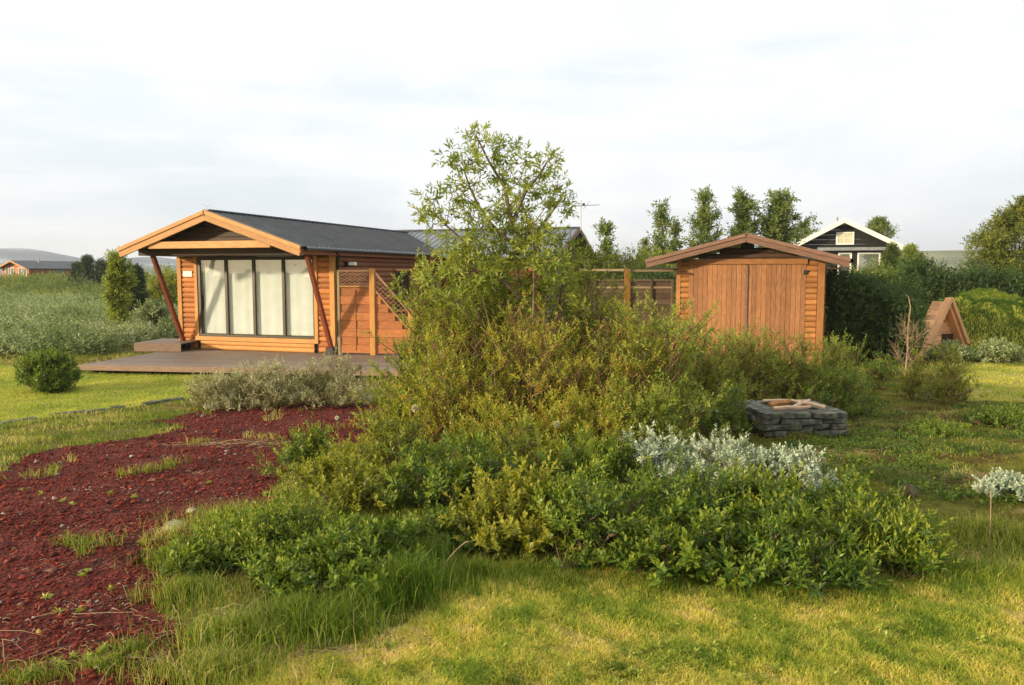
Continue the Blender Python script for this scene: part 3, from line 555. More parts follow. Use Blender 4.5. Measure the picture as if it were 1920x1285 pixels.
ridge('mountain', M['mountain'], 1500, -1700, 200, [hp(-400, 505, 1500), hp(-150, 480, 1500), hp(0, 470, 1500), hp(50, 465, 1500), hp(110, 476, 1500), hp(170, 497, 1500), hp(240, 485, 1500), hp(290, 483, 1500), hp(360, 490, 1500), hp(600, 500, 1500), hp(900, 508, 1500)], 500, seed=71)
ridge('hillside', M['hill'], 700, -250, 900, [hp(700, 506, 700), hp(1150, 492, 700), hp(1400, 480, 700), hp(1600, 472, 700), hp(1800, 470, 700), hp(2000, 474, 700), hp(2600, 495, 700)], 260, seed=75, amp=0.8)

# ================================================================== MAIN HOUSE
A18 = math.radians(-18)
H = thing('cabin', 'long orange log cabin with wide glass front, deep porch gable and slate blue roof', 'cabin', (-4.35, 19.5, -0.3), A18)
CH = 0.133
# front wall: short courses of log either side of the window
for k in range(18):
    z = 0.02 + k * CH
    if z > 2.35: break
    obj('log', halflog(0.40, CH, 0.035, M['log']), H, (-4.38, 0.0, z))
    obj('log', halflog(0.345, CH, 0.035, M['log']), H, (-0.3125, 0.0, z))
obj('log', halflog(3.42, 0.115, 0.03, M['trim']), H, (-2.33, -0.01, 0.0)); obj('log', halflog(3.42, 0.115, 0.03, M['trim']), H, (-2.33, -0.01, 0.117))
bx('corner_board', H, -4.71, -4.58, -0.07, 0.03, 0, 2.42, M['trimz']); bx('corner_board', H, -0.135, 0.0, -0.07, 0.03, 0, 2.42, M['trimz'])
bx('window_trim', H, -4.18, -4.08, -0.06, 0.02, 0.24, 2.42, M['trimz']); bx('window_trim', H, -0.58, -0.485, -0.075, 0.02, 0.24, 2.42, M['trimz'])
bx('window_trim', H, -4.18, -0.485, -0.08, -0.002, 0.235, 0.345, M['trim'])
bx('inner_wall', H, -4.6, -4.1, 0.025, 0.12, 0, 2.42, M['dark_wood']); bx('inner_wall', H, -0.56, -0.06, 0.02, 0.12, 0, 2.42, M['dark_wood']); bx('inner_wall', H, -4.1, -0.56, 0.02, 0.12, 0, 0.34, M['dark_wood'])
# window with four tall panes
W = obj('window', bev(3.5, 0.09, 0.06, M['frame']), H, (-2.33, -0.01, 0.375))
def wbar(x0, x1, z0, z1, y0=-0.04, y1=0.02): bx('frame', W, x0 + 2.33, x1 + 2.33, y0 + 0.01, y1 + 0.01, z0 - 0.375, z1 - 0.375, M['frame'])
wbar(-4.08, -0.58, 2.33, 2.42)
edges = [-4.08, -3.28, -2.42, -1.53, -0.63]
for i, xx in enumerate([-4.08, -3.24, -2.40, -1.52, -0.635]):
    wbar(xx, xx + (0.085 if i in (0, 1, 2, 3) else 0.05), 0.405, 2.33)
for x0, x1 in ((-3.995, -3.24), (-3.155, -2.40), (-2.315, -1.52), (-1.435, -0.635)):
    me = mesh_py('pane', *box_vf(x0 + 2.332, x1 + 2.328, 0.0, 0.008, 0.032, 1.953), M['glass']); obj('pane', me, W)
# curtains behind the glass
def curtain(x0, x1, mat, z0=0.42, z1=2.33, y=0.055, amp=0.004, per=0.11):
    n = int((x1 - x0) / 0.012); xs = np.linspace(x0, x1, n); ys = y + amp * np.sin(xs * 2 * PI / per + 0.8 * np.sin(xs * 5)); V = np.concatenate([np.stack([xs, ys, np.full(n, z)], -1) for z in (z0, z1)])
    F = np.stack([np.arange(n - 1), np.arange(1, n), n + np.arange(1, n), n + np.arange(n - 1)], -1); return mesh_np('curtain', V, F, mat, smooth=True)
obj('curtain', curtain(-3.97, -3.20, M['curtain'], per=0.3), H); obj('curtain', curtain(-3.18, -2.36, M['curtain'], per=0.33), H); obj('curtain', curtain(-2.35, -1.48, M['curtain'], per=0.29), H); obj('curtain', curtain(-1.47, -0.60, M['curtain'], per=0.35), H)
bx('inner_wall', H, -4.6, -0.06, 0.30, 0.36, 0, 2.42, M['dark_wood'])
# side wall facing right, laid up in full length logs
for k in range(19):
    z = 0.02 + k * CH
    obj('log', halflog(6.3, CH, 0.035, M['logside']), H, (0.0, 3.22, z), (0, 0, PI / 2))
bx('inner_wall', H, -0.14, -0.03, 0.13, 6.4, 0, 2.5, M['dark_wood'])
bx('inner_wall', H, -4.66, -4.56, 0.13, 6.4, 0, 2.5, M['logside'])
sw = bx('window', H, 0.03, 0.07, 3.2, 4.1, 0.95, 2.05, M['frame']); bx('frame', sw, 0.02, 0.045, -0.5, 0.5, -0.62, -0.55, M['trim']); bx('frame', sw, 0.02, 0.045, -0.5, 0.5, 0.55, 0.62, M['trim'])
obj('pane', mesh_py('pane', *box_vf(0.022, 0.03, -0.4, 0.4, -0.5, 0.5), M['glass_dark']), sw)
bx('door', H, 0.03, 0.07, 5.0, 5.8, 0.05, 2.05, M['dark_wood'])
# roof of the main wing: ridge along local y
def roof_plane(name, parent, e0, e1, r0, r1, mat, rib=0.22, rh=0.022, th=0.05):
    """ribbed sheet between eave line e0-e1 and ridge line r0-r1; ribs run up the slope"""
    e0, e1, r0, r1 = map(lambda v: np.array(v, float), (e0, e1, r0, r1)); Ln = np.linalg.norm(e1 - e0); nr = int(Ln / rib)
    up = unit(np.cross(e1 - e0, r0 - e0)); up = up if up[2] > 0 else -up
    ts, hs = [], []
    for k in range(nr + 1):
        c = k / nr
        for d_, hh in ((-0.022, 0), (-0.010, rh), (0.010, rh), (0.022, 0)):
            ts.append(min(1, max(0, c + d_ / Ln))); hs.append(hh)
    ts = np.array(ts); hs = np.array(hs); rows = []
    for f in (0, 1):
        a = e0 + (e1 - e0) * ts[:, None]; b_ = r0 + (r1 - r0) * ts[:, None]; p = a * (1 - f) + b_ * f; rows.append(p + up * hs[:, None])
    n = len(ts); a = e0 + (e1 - e0) * ts[:, None] - up * th; b_ = r0 + (r1 - r0) * ts[:, None] - up * th
    V = np.concatenate([rows[0], rows[1], b_, a]); F = []
    for r_ in range(3):
        for i in range(n - 1): F.append((r_ * n + i, r_ * n + i + 1, (r_ + 1) * n + i + 1, (r_ + 1) * n + i))
    for i in range(n - 1): F.append((3 * n + i, 3 * n + i + 1, i + 1, i))
    F += [(0, n, 2 * n, 3 * n), (n - 1, 2 * n - 1, 3 * n - 1, 4 * n - 1)]
    return obj(name, mesh_py(name, [tuple(v) for v in V], F, mat), parent)
RX, RZ, EZ = -2.31, 3.44, 2.60; HW = 2.52
roof_plane('roof_slope', H, (RX + HW, -1.80, EZ), (RX + HW, 9.0, EZ), (RX, -1.80, RZ), (RX, 9.0, RZ), M['roof'])
roof_plane('roof_slope', H, (RX - HW, -1.80, EZ), (RX - HW, 9.0, EZ), (RX, -1.80, RZ), (RX, 9.0, RZ), M['roof'])
bx('ridge_cap', H, RX - 0.09, RX + 0.09, -1.83, 9.0, RZ + 0.0, RZ + 0.035, M['roof'])
sl = math.atan2(RZ - EZ, HW); Ls = HW / math.cos(sl)
for s_ in (-1, 1):   # two boards, one proud of the other, on each slope
    for (hh, off, y0, y1, mm, nm) in ((0.09, -0.045, -1.90, -1.845, 'fascia', 'fascia_board'), (0.15, -0.165, -1.87, -1.82, 'fascia', 'fascia_board')):
        me = bev(Ls + (0.0 if hh > 0.1 else 0.04), y1 - y0, hh, M[mm]); o = obj(nm, me, H, (RX + s_ * HW / 2, (y0 + y1) / 2, (RZ + EZ) / 2 + 0.01 + off), (0, s_ * sl, 0))
bx('tie_beam', H, RX - 1.70, RX + 1.70, -1.80, -1.72, 2.575, 2.74, M['fascia'])
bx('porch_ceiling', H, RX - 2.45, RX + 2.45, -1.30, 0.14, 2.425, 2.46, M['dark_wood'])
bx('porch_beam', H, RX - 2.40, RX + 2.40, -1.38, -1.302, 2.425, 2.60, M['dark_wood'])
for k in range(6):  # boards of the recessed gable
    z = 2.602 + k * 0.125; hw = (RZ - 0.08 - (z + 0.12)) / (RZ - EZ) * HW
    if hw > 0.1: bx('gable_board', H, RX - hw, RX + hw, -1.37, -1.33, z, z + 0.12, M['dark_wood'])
# eave trim, gutter and down pipe on the right
bx('eave_board', H, RX + HW - 0.06, RX + HW - 0.03, -1.8, 6.2, 2.42, 2.55, M['logside'])
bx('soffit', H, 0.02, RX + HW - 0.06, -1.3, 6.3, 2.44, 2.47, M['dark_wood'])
tube_obj('gutter', H, [(RX + HW + 0.045, y_, 2.545) for y_ in (-1.7, 2, 6.1)], 0.05, M['gutter'])
tube_obj('down_pipe', H, [(0.24, 6.0, 2.52), (0.20, 6.0, 2.35), (0.10, 6.0, 2.2), (0.10, 6.0, 0.1)], 0.04, M['gutter'])
tube_obj('down_pipe', H, [(0.20, -0.3, 2.52), (0.16, -0.1, 2.42), (0.07, 0.0, 2.30), (0.07, 0.0, 0.4)], 0.028, M['black'])
tube_obj('down_pipe', H, [(0.075, -0.01, 0.42), (0.075, -0.01, 0.06)], 0.045, M['steel'])
# leaning braces on black steel shoes
for xb in (-4.47, -0.06):
    beam('brace', H, (xb, -0.16, 0.14), (xb, -1.16, 2.43), 0.10, 0.10, M['brace'])
    sh = bx('steel_shoe', H, xb - 0.10, xb + 0.10, -0.27, -0.08, 0.0, 0.17, M['black']); bx('bolt', sh, -0.115, 0.115, -0.02, 0.02, -0.01, 0.03, M['steel'])
# small white board on the left strip of logs
bx('white_board', H, -4.52, -4.24, -0.058, -0.038, 1.90, 2.05, M['white'])
l_ = bx('wall_lamp', H, 0.05, 0.17, 0.35, 0.43, 2.16, 2.28, M['black']); bx('lamp_head', l_, 0.06, 0.24, -0.05, 0.05, -0.03, 0.05, M['white'])
tube_obj('finial', H, [(RX, -1.78, RZ), (RX, -1.78, RZ + 0.13)], 0.006, M['steel']); tube_obj('finial', H, [(RX - 0.10, -1.78, RZ + 0.15), (RX, -1.78, RZ + 0.09), (RX + 0.09, -1.78, RZ + 0.14)], 0.006, M['steel'])
# rear wing, ridge along local x
WY, WH, WZ, WE = 9.04, 3.0, 3.52, 2.50
roof_plane('roof_slope', H, (-5.2, WY - WH, WE), (4.02, WY - WH, WE), (-5.2, WY, WZ), (4.02, WY, WZ), M['roof_grey'])
roof_plane('roof_slope', H, (-5.2, WY + WH, WE), (4.02, WY + WH, WE), (-5.2, WY, WZ), (4.02, WY, WZ), M['roof_grey'])
bx('ridge_cap', H, -5.2, 4.03, WY - 0.09, WY + 0.09, WZ - 0.005, WZ + 0.035, M['roof'])
sl2 = math.atan2(WZ - WE, WH); Lw = WH / math.cos(sl2)
for s_ in (-1, 1):
    obj('fascia_board', bev(0.04, Lw, 0.16, M['grey_log']), H, (4.05, WY + s_ * WH / 2, (WZ + WE) / 2 - 0.075), (-s_ * sl2, 0, 0))
bx('eave_board', H, 0.25, 4.0, WY - WH + 0.04, WY - WH + 0.07, 2.31, 2.44, M['fascia'])
tube_obj('gutter', H, [(x_, WY - WH - 0.04, 2.46) for x_ in (0.3, 2, 4.0)], 0.05, M['gutter'])
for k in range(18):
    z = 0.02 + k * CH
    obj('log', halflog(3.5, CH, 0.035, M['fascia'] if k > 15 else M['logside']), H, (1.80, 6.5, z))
k = 0
while True:
    z = 0.02 + k * CH; lim = 2.62; half = 2.6 if z < 2.55 else (WZ - 0.06 - (z + CH)) / (WZ - WE) * WH
    if half < 0.15: break
    obj('log', halflog(2 * half, CH, 0.035, M['grey_log']), H, (3.55, WY, z), (0, 0, PI / 2)); k += 1
bx('inner_wall', H, -4.6, 3.5, 11.5, 11.6, 0, 2.5, M['dark_wood']); bx('inner_wall', H, 0.1, 3.5, 6.55, 6.65, 0, 2.5, M['dark_wood']); bx('inner_wall', H, 3.42, 3.52, 6.6, 11.5, 0, 2.6, M['dark_wood'])
sw = bx('window', H, 1.3, 2.3, 6.42, 6.46, 0.9, 2.05, M['frame']); obj('pane', mesh_py('pane', *box_vf(-0.42, 0.42, -0.03, -0.022, -0.5, 0.5), M['glass_dark']), sw)
bx('door', H, 0.35, 1.15, 6.42, 6.46, 0.05, 2.05, M['dark_wood'])
# television aerial on the rear ridge
p = at(1089, 432, 26.6)
an = thing('roof_aerial', 'thin television aerial standing on the ridge of the rear cabin roof', 'aerial', (p[0], p[1], p[2] - 0.03), math.radians(-12))
tube_obj('mast', an, [(0, 0, 0), (0, 0, 1.02)], 0.014, M['steel'], 5)
tube_obj('boom', an, [(-0.28, 0, 0.83), (0.62, 0, 0.86)], 0.012, M['steel'], 5)
for i, (x_, l_) in enumerate(((-0.26, .28), (-0.08, .24), (0.08, .2), (0.22, .17), (0.36, .15), (0.5, .13))): tube_obj('rod', an, [(x_, -l_, 0.84), (x_ + 0.04, l_, 0.86)], 0.007, M['steel'], 4)
tube_obj('rod', an, [(-0.30, 0, 0.70), (-0.30, 0, 1.0)], 0.009, M['steel'], 4); tube_obj('rod', an, [(0.08, 0, 0.72), (0.3, 0, 1.0)], 0.007, M['steel'], 4); bx('amplifier', an, 0.05, 0.13, -0.04, 0.04, 0.84, 0.92, M['black'])

# ================================================================== DECK
D = thing('deck', 'low weathered brown timber deck in front of the glass cabin front', 'deck', (-9.48, 17.15, -0.305), math.radians(-8.5))
for k in range(26):
    y_ = 0.02 + k * 0.147; bx('plank', D, 0.0 + (0.03 if k else 0), 8.25, y_, y_ + 0.141, -0.028, 0.0, M['deck'])
bx('edge_board', D, -0.02, 8.27, -0.028, 0.012, -0.115, 0.003, M['deck_edge']); bx('edge_board', D, -0.03, 0.0, 0.012, 3.8, -0.115, -0.03, M['deck_edge']); bx('edge_board', D, 8.25, 8.28, 0.012, 3.8, -0.115, -0.03, M['deck_edge'])
for k in range(7): bx('support', D, 0.2 + k * 1.3, 0.32 + k * 1.3, 0.15, 0.27, -0.45, -0.03, M['dark_wood'])
bx('support_beam', D, 0.05, 8.2, 0.3, 0.4, -0.3, -0.03, M['dark_wood'])
p = at(258, 655, 20.3)
St = thing('step_platform', 'small raised timber step at the left corner of the glass cabin', 'step', (p[0], 20.1, -0.305), math.radians(-6))
for k in range(11): bx('plank', St, 0.0, 1.28, 0.02 + k * 0.125, 0.14 + k * 0.125, 0.195, 0.22, M['deck'])
bx('riser', St, 0.01, 1.27, -0.01, 0.018, 0.004, 0.215, M['deck_edge'], label='red brown front board'); bx('riser', St, -0.01, 0.01, 0.02, 1.4, 0.004, 0.19, M['deck_edge'])

# ================================================================== LATTICE SCREEN
LS = thing('lattice_screen', 'orange board and lattice wind screen stepping down beside the cabin corner', 'screen', (-4.27, 19.3, -0.3), math.radians(-9))
def sx(px): return (px - 633) / FPX * 19.2
H1 = 2.08
bx('post', LS, sx(633), sx(638), -0.02, 0.04, 0, H1, M['fence_rail'])
bx('post', LS, sx(697), sx(707), -0.05, 0.05, 0, H1 + 0.03, M['trimz'])
bx('post', LS, sx(771), sx(781), -0.05, 0.05, 0, 1.13, M['post'])
for k in range(8):
    z = 0.04 + k * 0.2
    bx('board', LS, sx(638), sx(697), 0.0 + (0.012 if k % 2 else 0), 0.02 + (0.012 if k % 2 else 0), z, z + 0.197, M['screen'])
bx('batten', LS, sx(666), sx(669), -0.014, -0.002, 0.1, 1.6, M['screen'])
bx('rail', LS, sx(638), sx(697), -0.015, 0.03, 1.65, 1.69, M['trim']); bx('rail', LS, sx(638), sx(697), -0.015, 0.03, 2.03, 2.07, M['lattice'])
def slat(p, q, y): beam('lattice_slat', LS, (p[0], y, p[1]), (q[0], y, q[1]), 0.008, 0.022, M['lattice'], b=0.002)
xa, xb = sx(638), sx(697); step = 0.13
def clip_slats(x0, x1, zlo, zhi, slope):
    """crossing slats inside a band whose lower and upper edges are functions of x"""
    for sgn, y_ in ((1, 0.0), (-1, 0.012)):
        for k in range(-14, 22):
            c0 = x0 + k * step; pts = []
            for i in range(61):
                x = x0 + (x1 - x0) * i / 60; z = zlo(x0) + (x - c0) * sgn * slope
                if zlo(x) <= z <= zhi(x): pts.append((x, z))
            if len(pts) > 3: slat(pts[0], pts[-1], y_)
clip_slats(xa, xb, lambda x: 1.69, lambda x: 2.03, 0.55)
# stepped second bay
x2, x3 = sx(707), sx(771)
zt = lambda x: 2.02 - (x - x2) / (x3 - x2) * 0.95; zb = lambda x: zt(x) - 0.42
beam('rail', LS, (x2, 0, zt(x2)), (x3, 0, zt(x3)), 0.04, 0.05, M['lattice']); beam('rail', LS, (x2, 0, zb(x2) - 0.02), (x3, 0, zb(x3) - 0.02), 0.04, 0.05, M['trim'])
clip_slats(x2, x3, zb, zt, 0.85)
for k in range(8):
    z = 0.04 + k * 0.2; zz = z + 0.197; xe = x3 if zb(x3) > zz else x2 + (x3 - x2) * (zb(x2) - zz) / 0.95
    if xe > x2 + 0.08: bx('board', LS, x2, min(xe, x3), 0.0 + (0.012 if k % 2 else 0), 0.02 + (0.012 if k % 2 else 0), z, zz, M['screen'])

# ================================================================== SHED
SA = math.radians(20); SC, SSn = math.cos(SA), math.sin(SA); YL = 18.6; XL = (1268 - 960) / FPX * YL
def along(px, x0, y0): k = (px - 960) / FPX; return (k * y0 - x0) / (SC + k * SSn)       # distance along the front wall
SWd = along(1545, XL, YL); hwid = SWd / 2; sc = YL - hwid * SSn
SH = thing('shed', 'brown timber shed with wide plank double doors and low gable roof', 'shed', (XL + hwid * SC, sc, -0.42), -SA)
ez = EYE + 0.42
def shx(px): return along(px, XL, YL) - hwid
def shz(py): return ez - (py - 512) / FPX * sc
CS = 0.125
dl, dr_ = shx(1291), shx(1510); dtop = shz(496)
for k in range(20):
    z = 0.03 + k * CS
    if z + CS > shz(487): break
    obj('log', halflog(dl + hwid - 0.10, CS, 0.035, M['shed_log']), SH, ((dl - hwid + 0.10) / 2, -0.005, z)); obj('log', halflog(hwid - dr_ - 0.16, CS, 0.035, M['shed_log']), SH, ((dr_ + hwid - 0.16) / 2, -0.005, z))
bx('corner_board', SH, -hwid, -hwid + 0.10, -0.06, 0.04, 0, shz(484), M['shed_trim']); bx('corner_board', SH, hwid - 0.15, hwid, -0.06, 0.04, 0, shz(484), M['shed_trim'])
mid = shx(1399)
for nm, x0, x1 in (('door', dl, mid - 0.008), ('door', mid + 0.008, dr_)):
    dd = bx(nm, SH, x0 + 0.01, x1 - 0.01, -0.02, 0.01, 0.10, dtop - 0.01, M['dark_wood']); nb_ = int(round((x1 - x0) / 0.105)); bw = (x1 - x0) / nb_; cxx = (x0 + x1) / 2; czz = (0.10 + dtop - 0.01) / 2
    hz = (dtop - 0.03) / 2
    for i in range(nb_):
        j = random.Random(i * 7 + int(x0 * 10)).uniform(-0.004, 0.004); bx('board', dd, x0 + i * bw + 0.0015 - cxx, x0 + (i + 1) * bw - 0.0015 - cxx, -0.045 + j, -0.02 + j, -hz + 0.02, hz, M['shed_door'], 0.004)
bx('hinge', SH, dr_ - 0.06, dr_ + 0.03, -0.08, -0.05, shz(515), shz(507), M['black'])
bx('hinge', SH, dr_ - 0.06, dr_ + 0.03, -0.08, -0.05, 0.4, 0.48, M['black'])
bx('meeting_strip', SH, mid - 0.03, mid + 0.03, -0.085, -0.055, 0.11, dtop - 0.02, M['shed_fascia'])
bx('door_head', SH, dl - 0.02, dr_ + 0.02, -0.09, -0.0, dtop + 0.0, shz(486), M['shed_log'])
bx('side_wall', SH, hwid - 0.10, hwid - 0.01, 0.04, 3.4, 0, shz(487), M['dark_wood']); bx('side_wall', SH, -hwid + 0.01, -hwid + 0.10, 0.04, 3.4, 0, shz(487), M['dark_wood']); bx('rear_wall', SH, -hwid, hwid, 3.4, 3.5, 0, shz(487), M['dark_wood'])
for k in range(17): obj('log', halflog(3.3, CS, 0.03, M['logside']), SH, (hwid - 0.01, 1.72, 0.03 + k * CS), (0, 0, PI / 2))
XF, YF = XL - 0.55 * SSn, YL - 0.55 * SC
apx, exl, exr = along(1396, XF, YF) - hwid, along(1211, XF, YF) - hwid, along(1589, XF, YF) - hwid
azz = ez + (512 - 440) / FPX * (YF - (apx + hwid) * SSn); ezr = ez + (512 - 487) / FPX * (YF - hwid * SSn)
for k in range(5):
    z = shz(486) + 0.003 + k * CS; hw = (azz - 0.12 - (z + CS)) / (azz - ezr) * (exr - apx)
    if hw > 0.1: obj('log', halflog(2 * hw, CS, 0.03, M['dark_wood']), SH, (apx, -0.005, z))  # dark wood colour stands in for shadow under the gable fascia
roof_plane('roof_slope', SH, (exr, -0.52, ezr), (exr, 3.7, ezr), (apx, -0.52, azz), (apx, 3.7, azz), M['roof'])
roof_plane('roof_slope', SH, (exl, -0.52, ezr), (exl, 3.7, ezr), (apx, -0.52, azz), (apx, 3.7, azz), M['roof'])
for s_, exx in ((-1, exl), (1, exr)):
    dxx = abs(exx - apx); a_ = math.atan2(azz - ezr, dxx); Lf = dxx / math.cos(a_)
    obj('fascia_board', bev(Lf + 0.05, 0.05, 0.08, M['shed_fascia']), SH, ((apx + exx) / 2, -0.57, (azz + ezr) / 2 - 0.02), (0, s_ * a_, 0))
    obj('fascia_board', bev(Lf + 0.02, 0.045, 0.12, M['shed_fascia']), SH, ((apx + exx) / 2, -0.545, (azz + ezr) / 2 - 0.12), (0, s_ * a_, 0))
bx('soffit', SH, exl + 0.1, -hwid - 0.003, -0.5, 3.5, ezr - 0.215, ezr - 0.185, M['dark_wood']); bx('soffit', SH, hwid + 0.003, exr - 0.1, -0.5, 3.5, ezr - 0.215, ezr - 0.185, M['dark_wood'])
tube_obj('gutter', SH, [(exr + 0.05, -0.5, ezr - 0.04), (exr + 0.05, 3.6, ezr - 0.04)], 0.045, M['black'])

# ================================================================== FENCE between cabin and shed
FZ = 21.5
fp = lambda px, py: at(px, py, FZ)
FN = thing('fence', 'brown board fence with pale rails between the rear cabin wing and the shed', 'fence', (0, FZ, 0))
def fb(name, px0, px1, py0, py1, y0, y1, mat, z0=None):
    a, c = fp(px0, py1), fp(px1, py0); return bx(name, FN, a[0], c[0], y0, y1, a[2] if z0 is None else z0, c[2], mat)
fb('post', 1170, 1182, 504, 600, -0.08, 0.06, M['post'], -0.5).__setitem__('label', 'thick orange square post')
for a_ in (1112, 1218, 1258): fb('post', a_, a_ + 6, 524, 600, -0.05, 0.03, M['fence'], -0.5)
fb('rail', 1085, 1170, 504.5, 509, -0.02, 0.02, M['fence_rail']); fb('rail', 1182, 1262, 506, 510, -0.02, 0.02, M['fence_rail'])
fb('rail', 1112, 1262, 524, 527.5, -0.03, 0.02, M['fence'])
fb('rail', 1112, 1262, 537.5, 541.5, -0.035, -0.005, M['fence_rail'])
for k in range(13):
    ztop = fp(1200, 529)[2] - k * 0.155
    if ztop > -0.4: bx('board', FN, fp(1113, 500)[0], fp(1265, 500)[0], 0.0, 0.022, ztop - 0.15, ztop, M['fence'])
p = at(994, 560, 11.5); q = at(1008, 541, 11.5)
mk = thing('garden_marker', 'small red marker on a thin grey post behind the tall willow', 'marker', (p[0], 11.5, float(gz(p[0], 11.5))))
tube_obj('post', mk, [(0, 0, 0), (0.02, 0, p[2] + 0.55)], 0.018, M['bark'], 7); bx('flag', mk, q[0] - p[0] - 0.055, q[0] - p[0] + 0.055, -0.02, 0.02, p[2] + 0.47, p[2] + 0.62, M['red'], 0.015, rot=(0, 0.2, 0.3))

# ================================================================== TURF HUT
TY = 22.0
ta = at(1766, 559, TY)
TH = thing('turf_hut', 'half buried turf hut with steep bleached plank gable under green mound', 'turf hut', (ta[0], TY, -0.5), math.radians(14))
tz = ta[2] + 0.5
L1 = at(1722, 622, TY); R1 = at(1806, 634, TY)
tw = 1.02; tzb = 0.32
for s_ in (-1, 1):
    for j in range(2):
        nb_ = 3
        beam('barge_board', TH, (0.0, -0.28 + j * 0.10, tz - j * 0.13), (s_ * 0.62, -0.28 + j * 0.10, 0.25 - j * 0.13), 0.09, 0.22, M['turf_wood'])
    for k in range(9):
        t0 = k / 9; 
        zc = tz - 0.10 - (tz - 0.35) * (t0 + 0.055); xc = s_ * 0.62 * (t0 + 0.055)
        obj('roof_plank', bev(0.145, 0.55, 0.025, M['turf_wood']), TH, (xc, 0.05, zc), (0, s_ * math.atan2(tz - 0.25, 0.62), 0))
for k in range(9):
    z = 0.05 + k * 0.13; hw = 0.56 * (tz - 0.28 - z) / (tz - 0.28)
    if hw > 0.04: bx('gable_board', TH, -hw, hw, 0.0, 0.03, z, z + 0.125, M['turf_wood'])
bx('door', TH, 0.05, 0.42, -0.03, -0.002, 0.0, 0.50, M['dark_wood'])
# grassy mound around it
mc = at(1870, 600, 23.5); n = 70; u_ = np.linspace(-1.15, 1.15, n); UX, UY = np.meshgrid(u_, u_); rr = np.sqrt(UX ** 2 + UY ** 2)
hgt = 1.72 * np.clip(1 - rr ** 2.4, 0, 1) ** 0.9; wx = 2.55
XM = mc[0] + UX * wx; YM = 24.1 + UY * 2.1
hgt = hgt * (0.90 + 0.10 * nz(XM, YM, 1.4, 91)) + 0.04 * nz(XM, YM, 0.5, 92) * (hgt > 0); ZM = -0.55 + hgt
id_ = np.arange(n * n).reshape(n, n); F = np.stack([id_[:-1, :-1], id_[:-1, 1:], id_[1:, 1:], id_[1:, :-1]], -1).reshape(-1, 4)
tt = np.stack([0 * XM, np.ones_like(XM), 0 * XM], -1).reshape(-1, 3)
MD = obj('turf_mound', mesh_np('turf_mound', np.stack([XM, YM, ZM], -1).reshape(-1, 3), F, M['ground'], tt, True), TH)
bpy.context.view_layer.update(); MD.matrix_parent_inverse = TH.matrix_world.inverted()
r = np.random.RandomState(77); nb_ = 26000; ux = r.uniform(-1, 1, nb_); uy = r.uniform(-1, 0.5, nb_); ok = ux ** 2 + uy ** 2 < 1.0; ux, uy = ux[ok], uy[ok]
bxx = mc[0] + ux * wx; byy = 24.1 + uy * 2.1; rr = np.sqrt(ux ** 2 + uy ** 2); hh = 1.72 * np.clip(1 - rr ** 2.4, 0, 1) ** 0.9; bz = -0.55 + hh * (0.90 + 0.10 * nz(bxx, byy, 1.4, 91)) + 0.04 * nz(bxx, byy, 0.5, 92)
V, F, T = blades(r, bxx, byy, 0.10 * r.uniform(0.4, 1.5, len(bxx)), 0.016 * r.uniform(0.6, 1.3, len(bxx)), np.clip(0.12 + 0.25 * nz(bxx, byy, 0.9, 93) + 0.4 * (hh > 1.6) + r.normal(0, .12, len(bxx)), 0, 1), lean=0.6)
V[:, 2] += np.repeat(bz - gz(bxx, byy), 5)
MG = obj('mound_grass', mesh_np('mound_grass', V, F, M['longgrass'], T), TH, kind='stuff'); MG.matrix_parent_inverse = TH.matrix_world.inverted()

# ================================================================== BLACK HOUSE
BY = 50.0
b0 = at(1585, 512, BY); k_ = BY / FPX
BH = thing('black_house', 'black timber house with white gable boards and white framed windows behind the shed', 'house', (b0[0], BY, -0.4), math.radians(-18))
def bhx(px): return (px - 1585) * k_ / 1.08
def bhz(py): return EYE + 0.4 - (py - 512) * k_
apx_, apz = bhx(1578), bhz(414); erx, erz = bhx(1688), bhz(466); elx = bhx(1474)
def prism(name, parent, pts, y0, y1, mat):
    n = len(pts); V = [(x, y0, z) for x, z in pts] + [(x, y1, z) for x, z in pts]; F = [tuple(range(n)), tuple(range(2 * n - 1, n - 1, -1))] + [(i, (i + 1) % n + 0, (i + 1) % n + n, i + n)[::-1] for i in range(n)]
    return obj(name, mesh_py(name, V, F, mat), parent)
wl, wr = elx + 0.5, erx - 0.5
nbd = 19
for k in range(nbd):
    z0, z1 = k * 0.3, k * 0.3 + 0.292
    def hw(z): return min(wr - apx_, (apz - 0.10 - z) / (apz - erz) * (erx - apx_))
    if hw(z1) > 0.05:
        a_, b_ = hw(z0), hw(z1); prism('cladding_board', BH, [(apx_ - a_, z0), (apx_ + a_, z0), (apx_ + b_, z1), (apx_ - b_, z1)], 0, 0.03, M['black_wall'])
bx('wall', BH, wr - 0.1, wr, 0.04, 7, 0, erz - 0.3, M['black_wall']); bx('wall', BH, wl, wl + 0.1, 0.04, 7, 0, erz - 0.3, M['black_wall']); bx('wall', BH, wl, wr, 0.06, 0.12, 0, erz - 0.3, M['black_wall']); bx('wall', BH, wl, wr, 6.9, 7, 0, erz - 0.3, M['black_wall'])
for s_, ee in ((-1, elx), (1, erx)):
    d_ = abs(ee - apx_); a_ = math.atan2(apz - erz, d_); Lf = d_ / math.cos(a_)
    roof_plane('roof_slope', BH, (ee, -0.7, erz), (ee, 7.3, erz), (apx_, -0.7, apz), (apx_, 7.3, apz), M['roof'])
    obj('gable_board', bev(Lf + 0.14, 0.06, 0.28, M['white']), BH, ((apx_ + ee) / 2, -0.76 - 0.004 * s_, (apz + erz) / 2 - 0.06), (0, s_ * a_, 0))
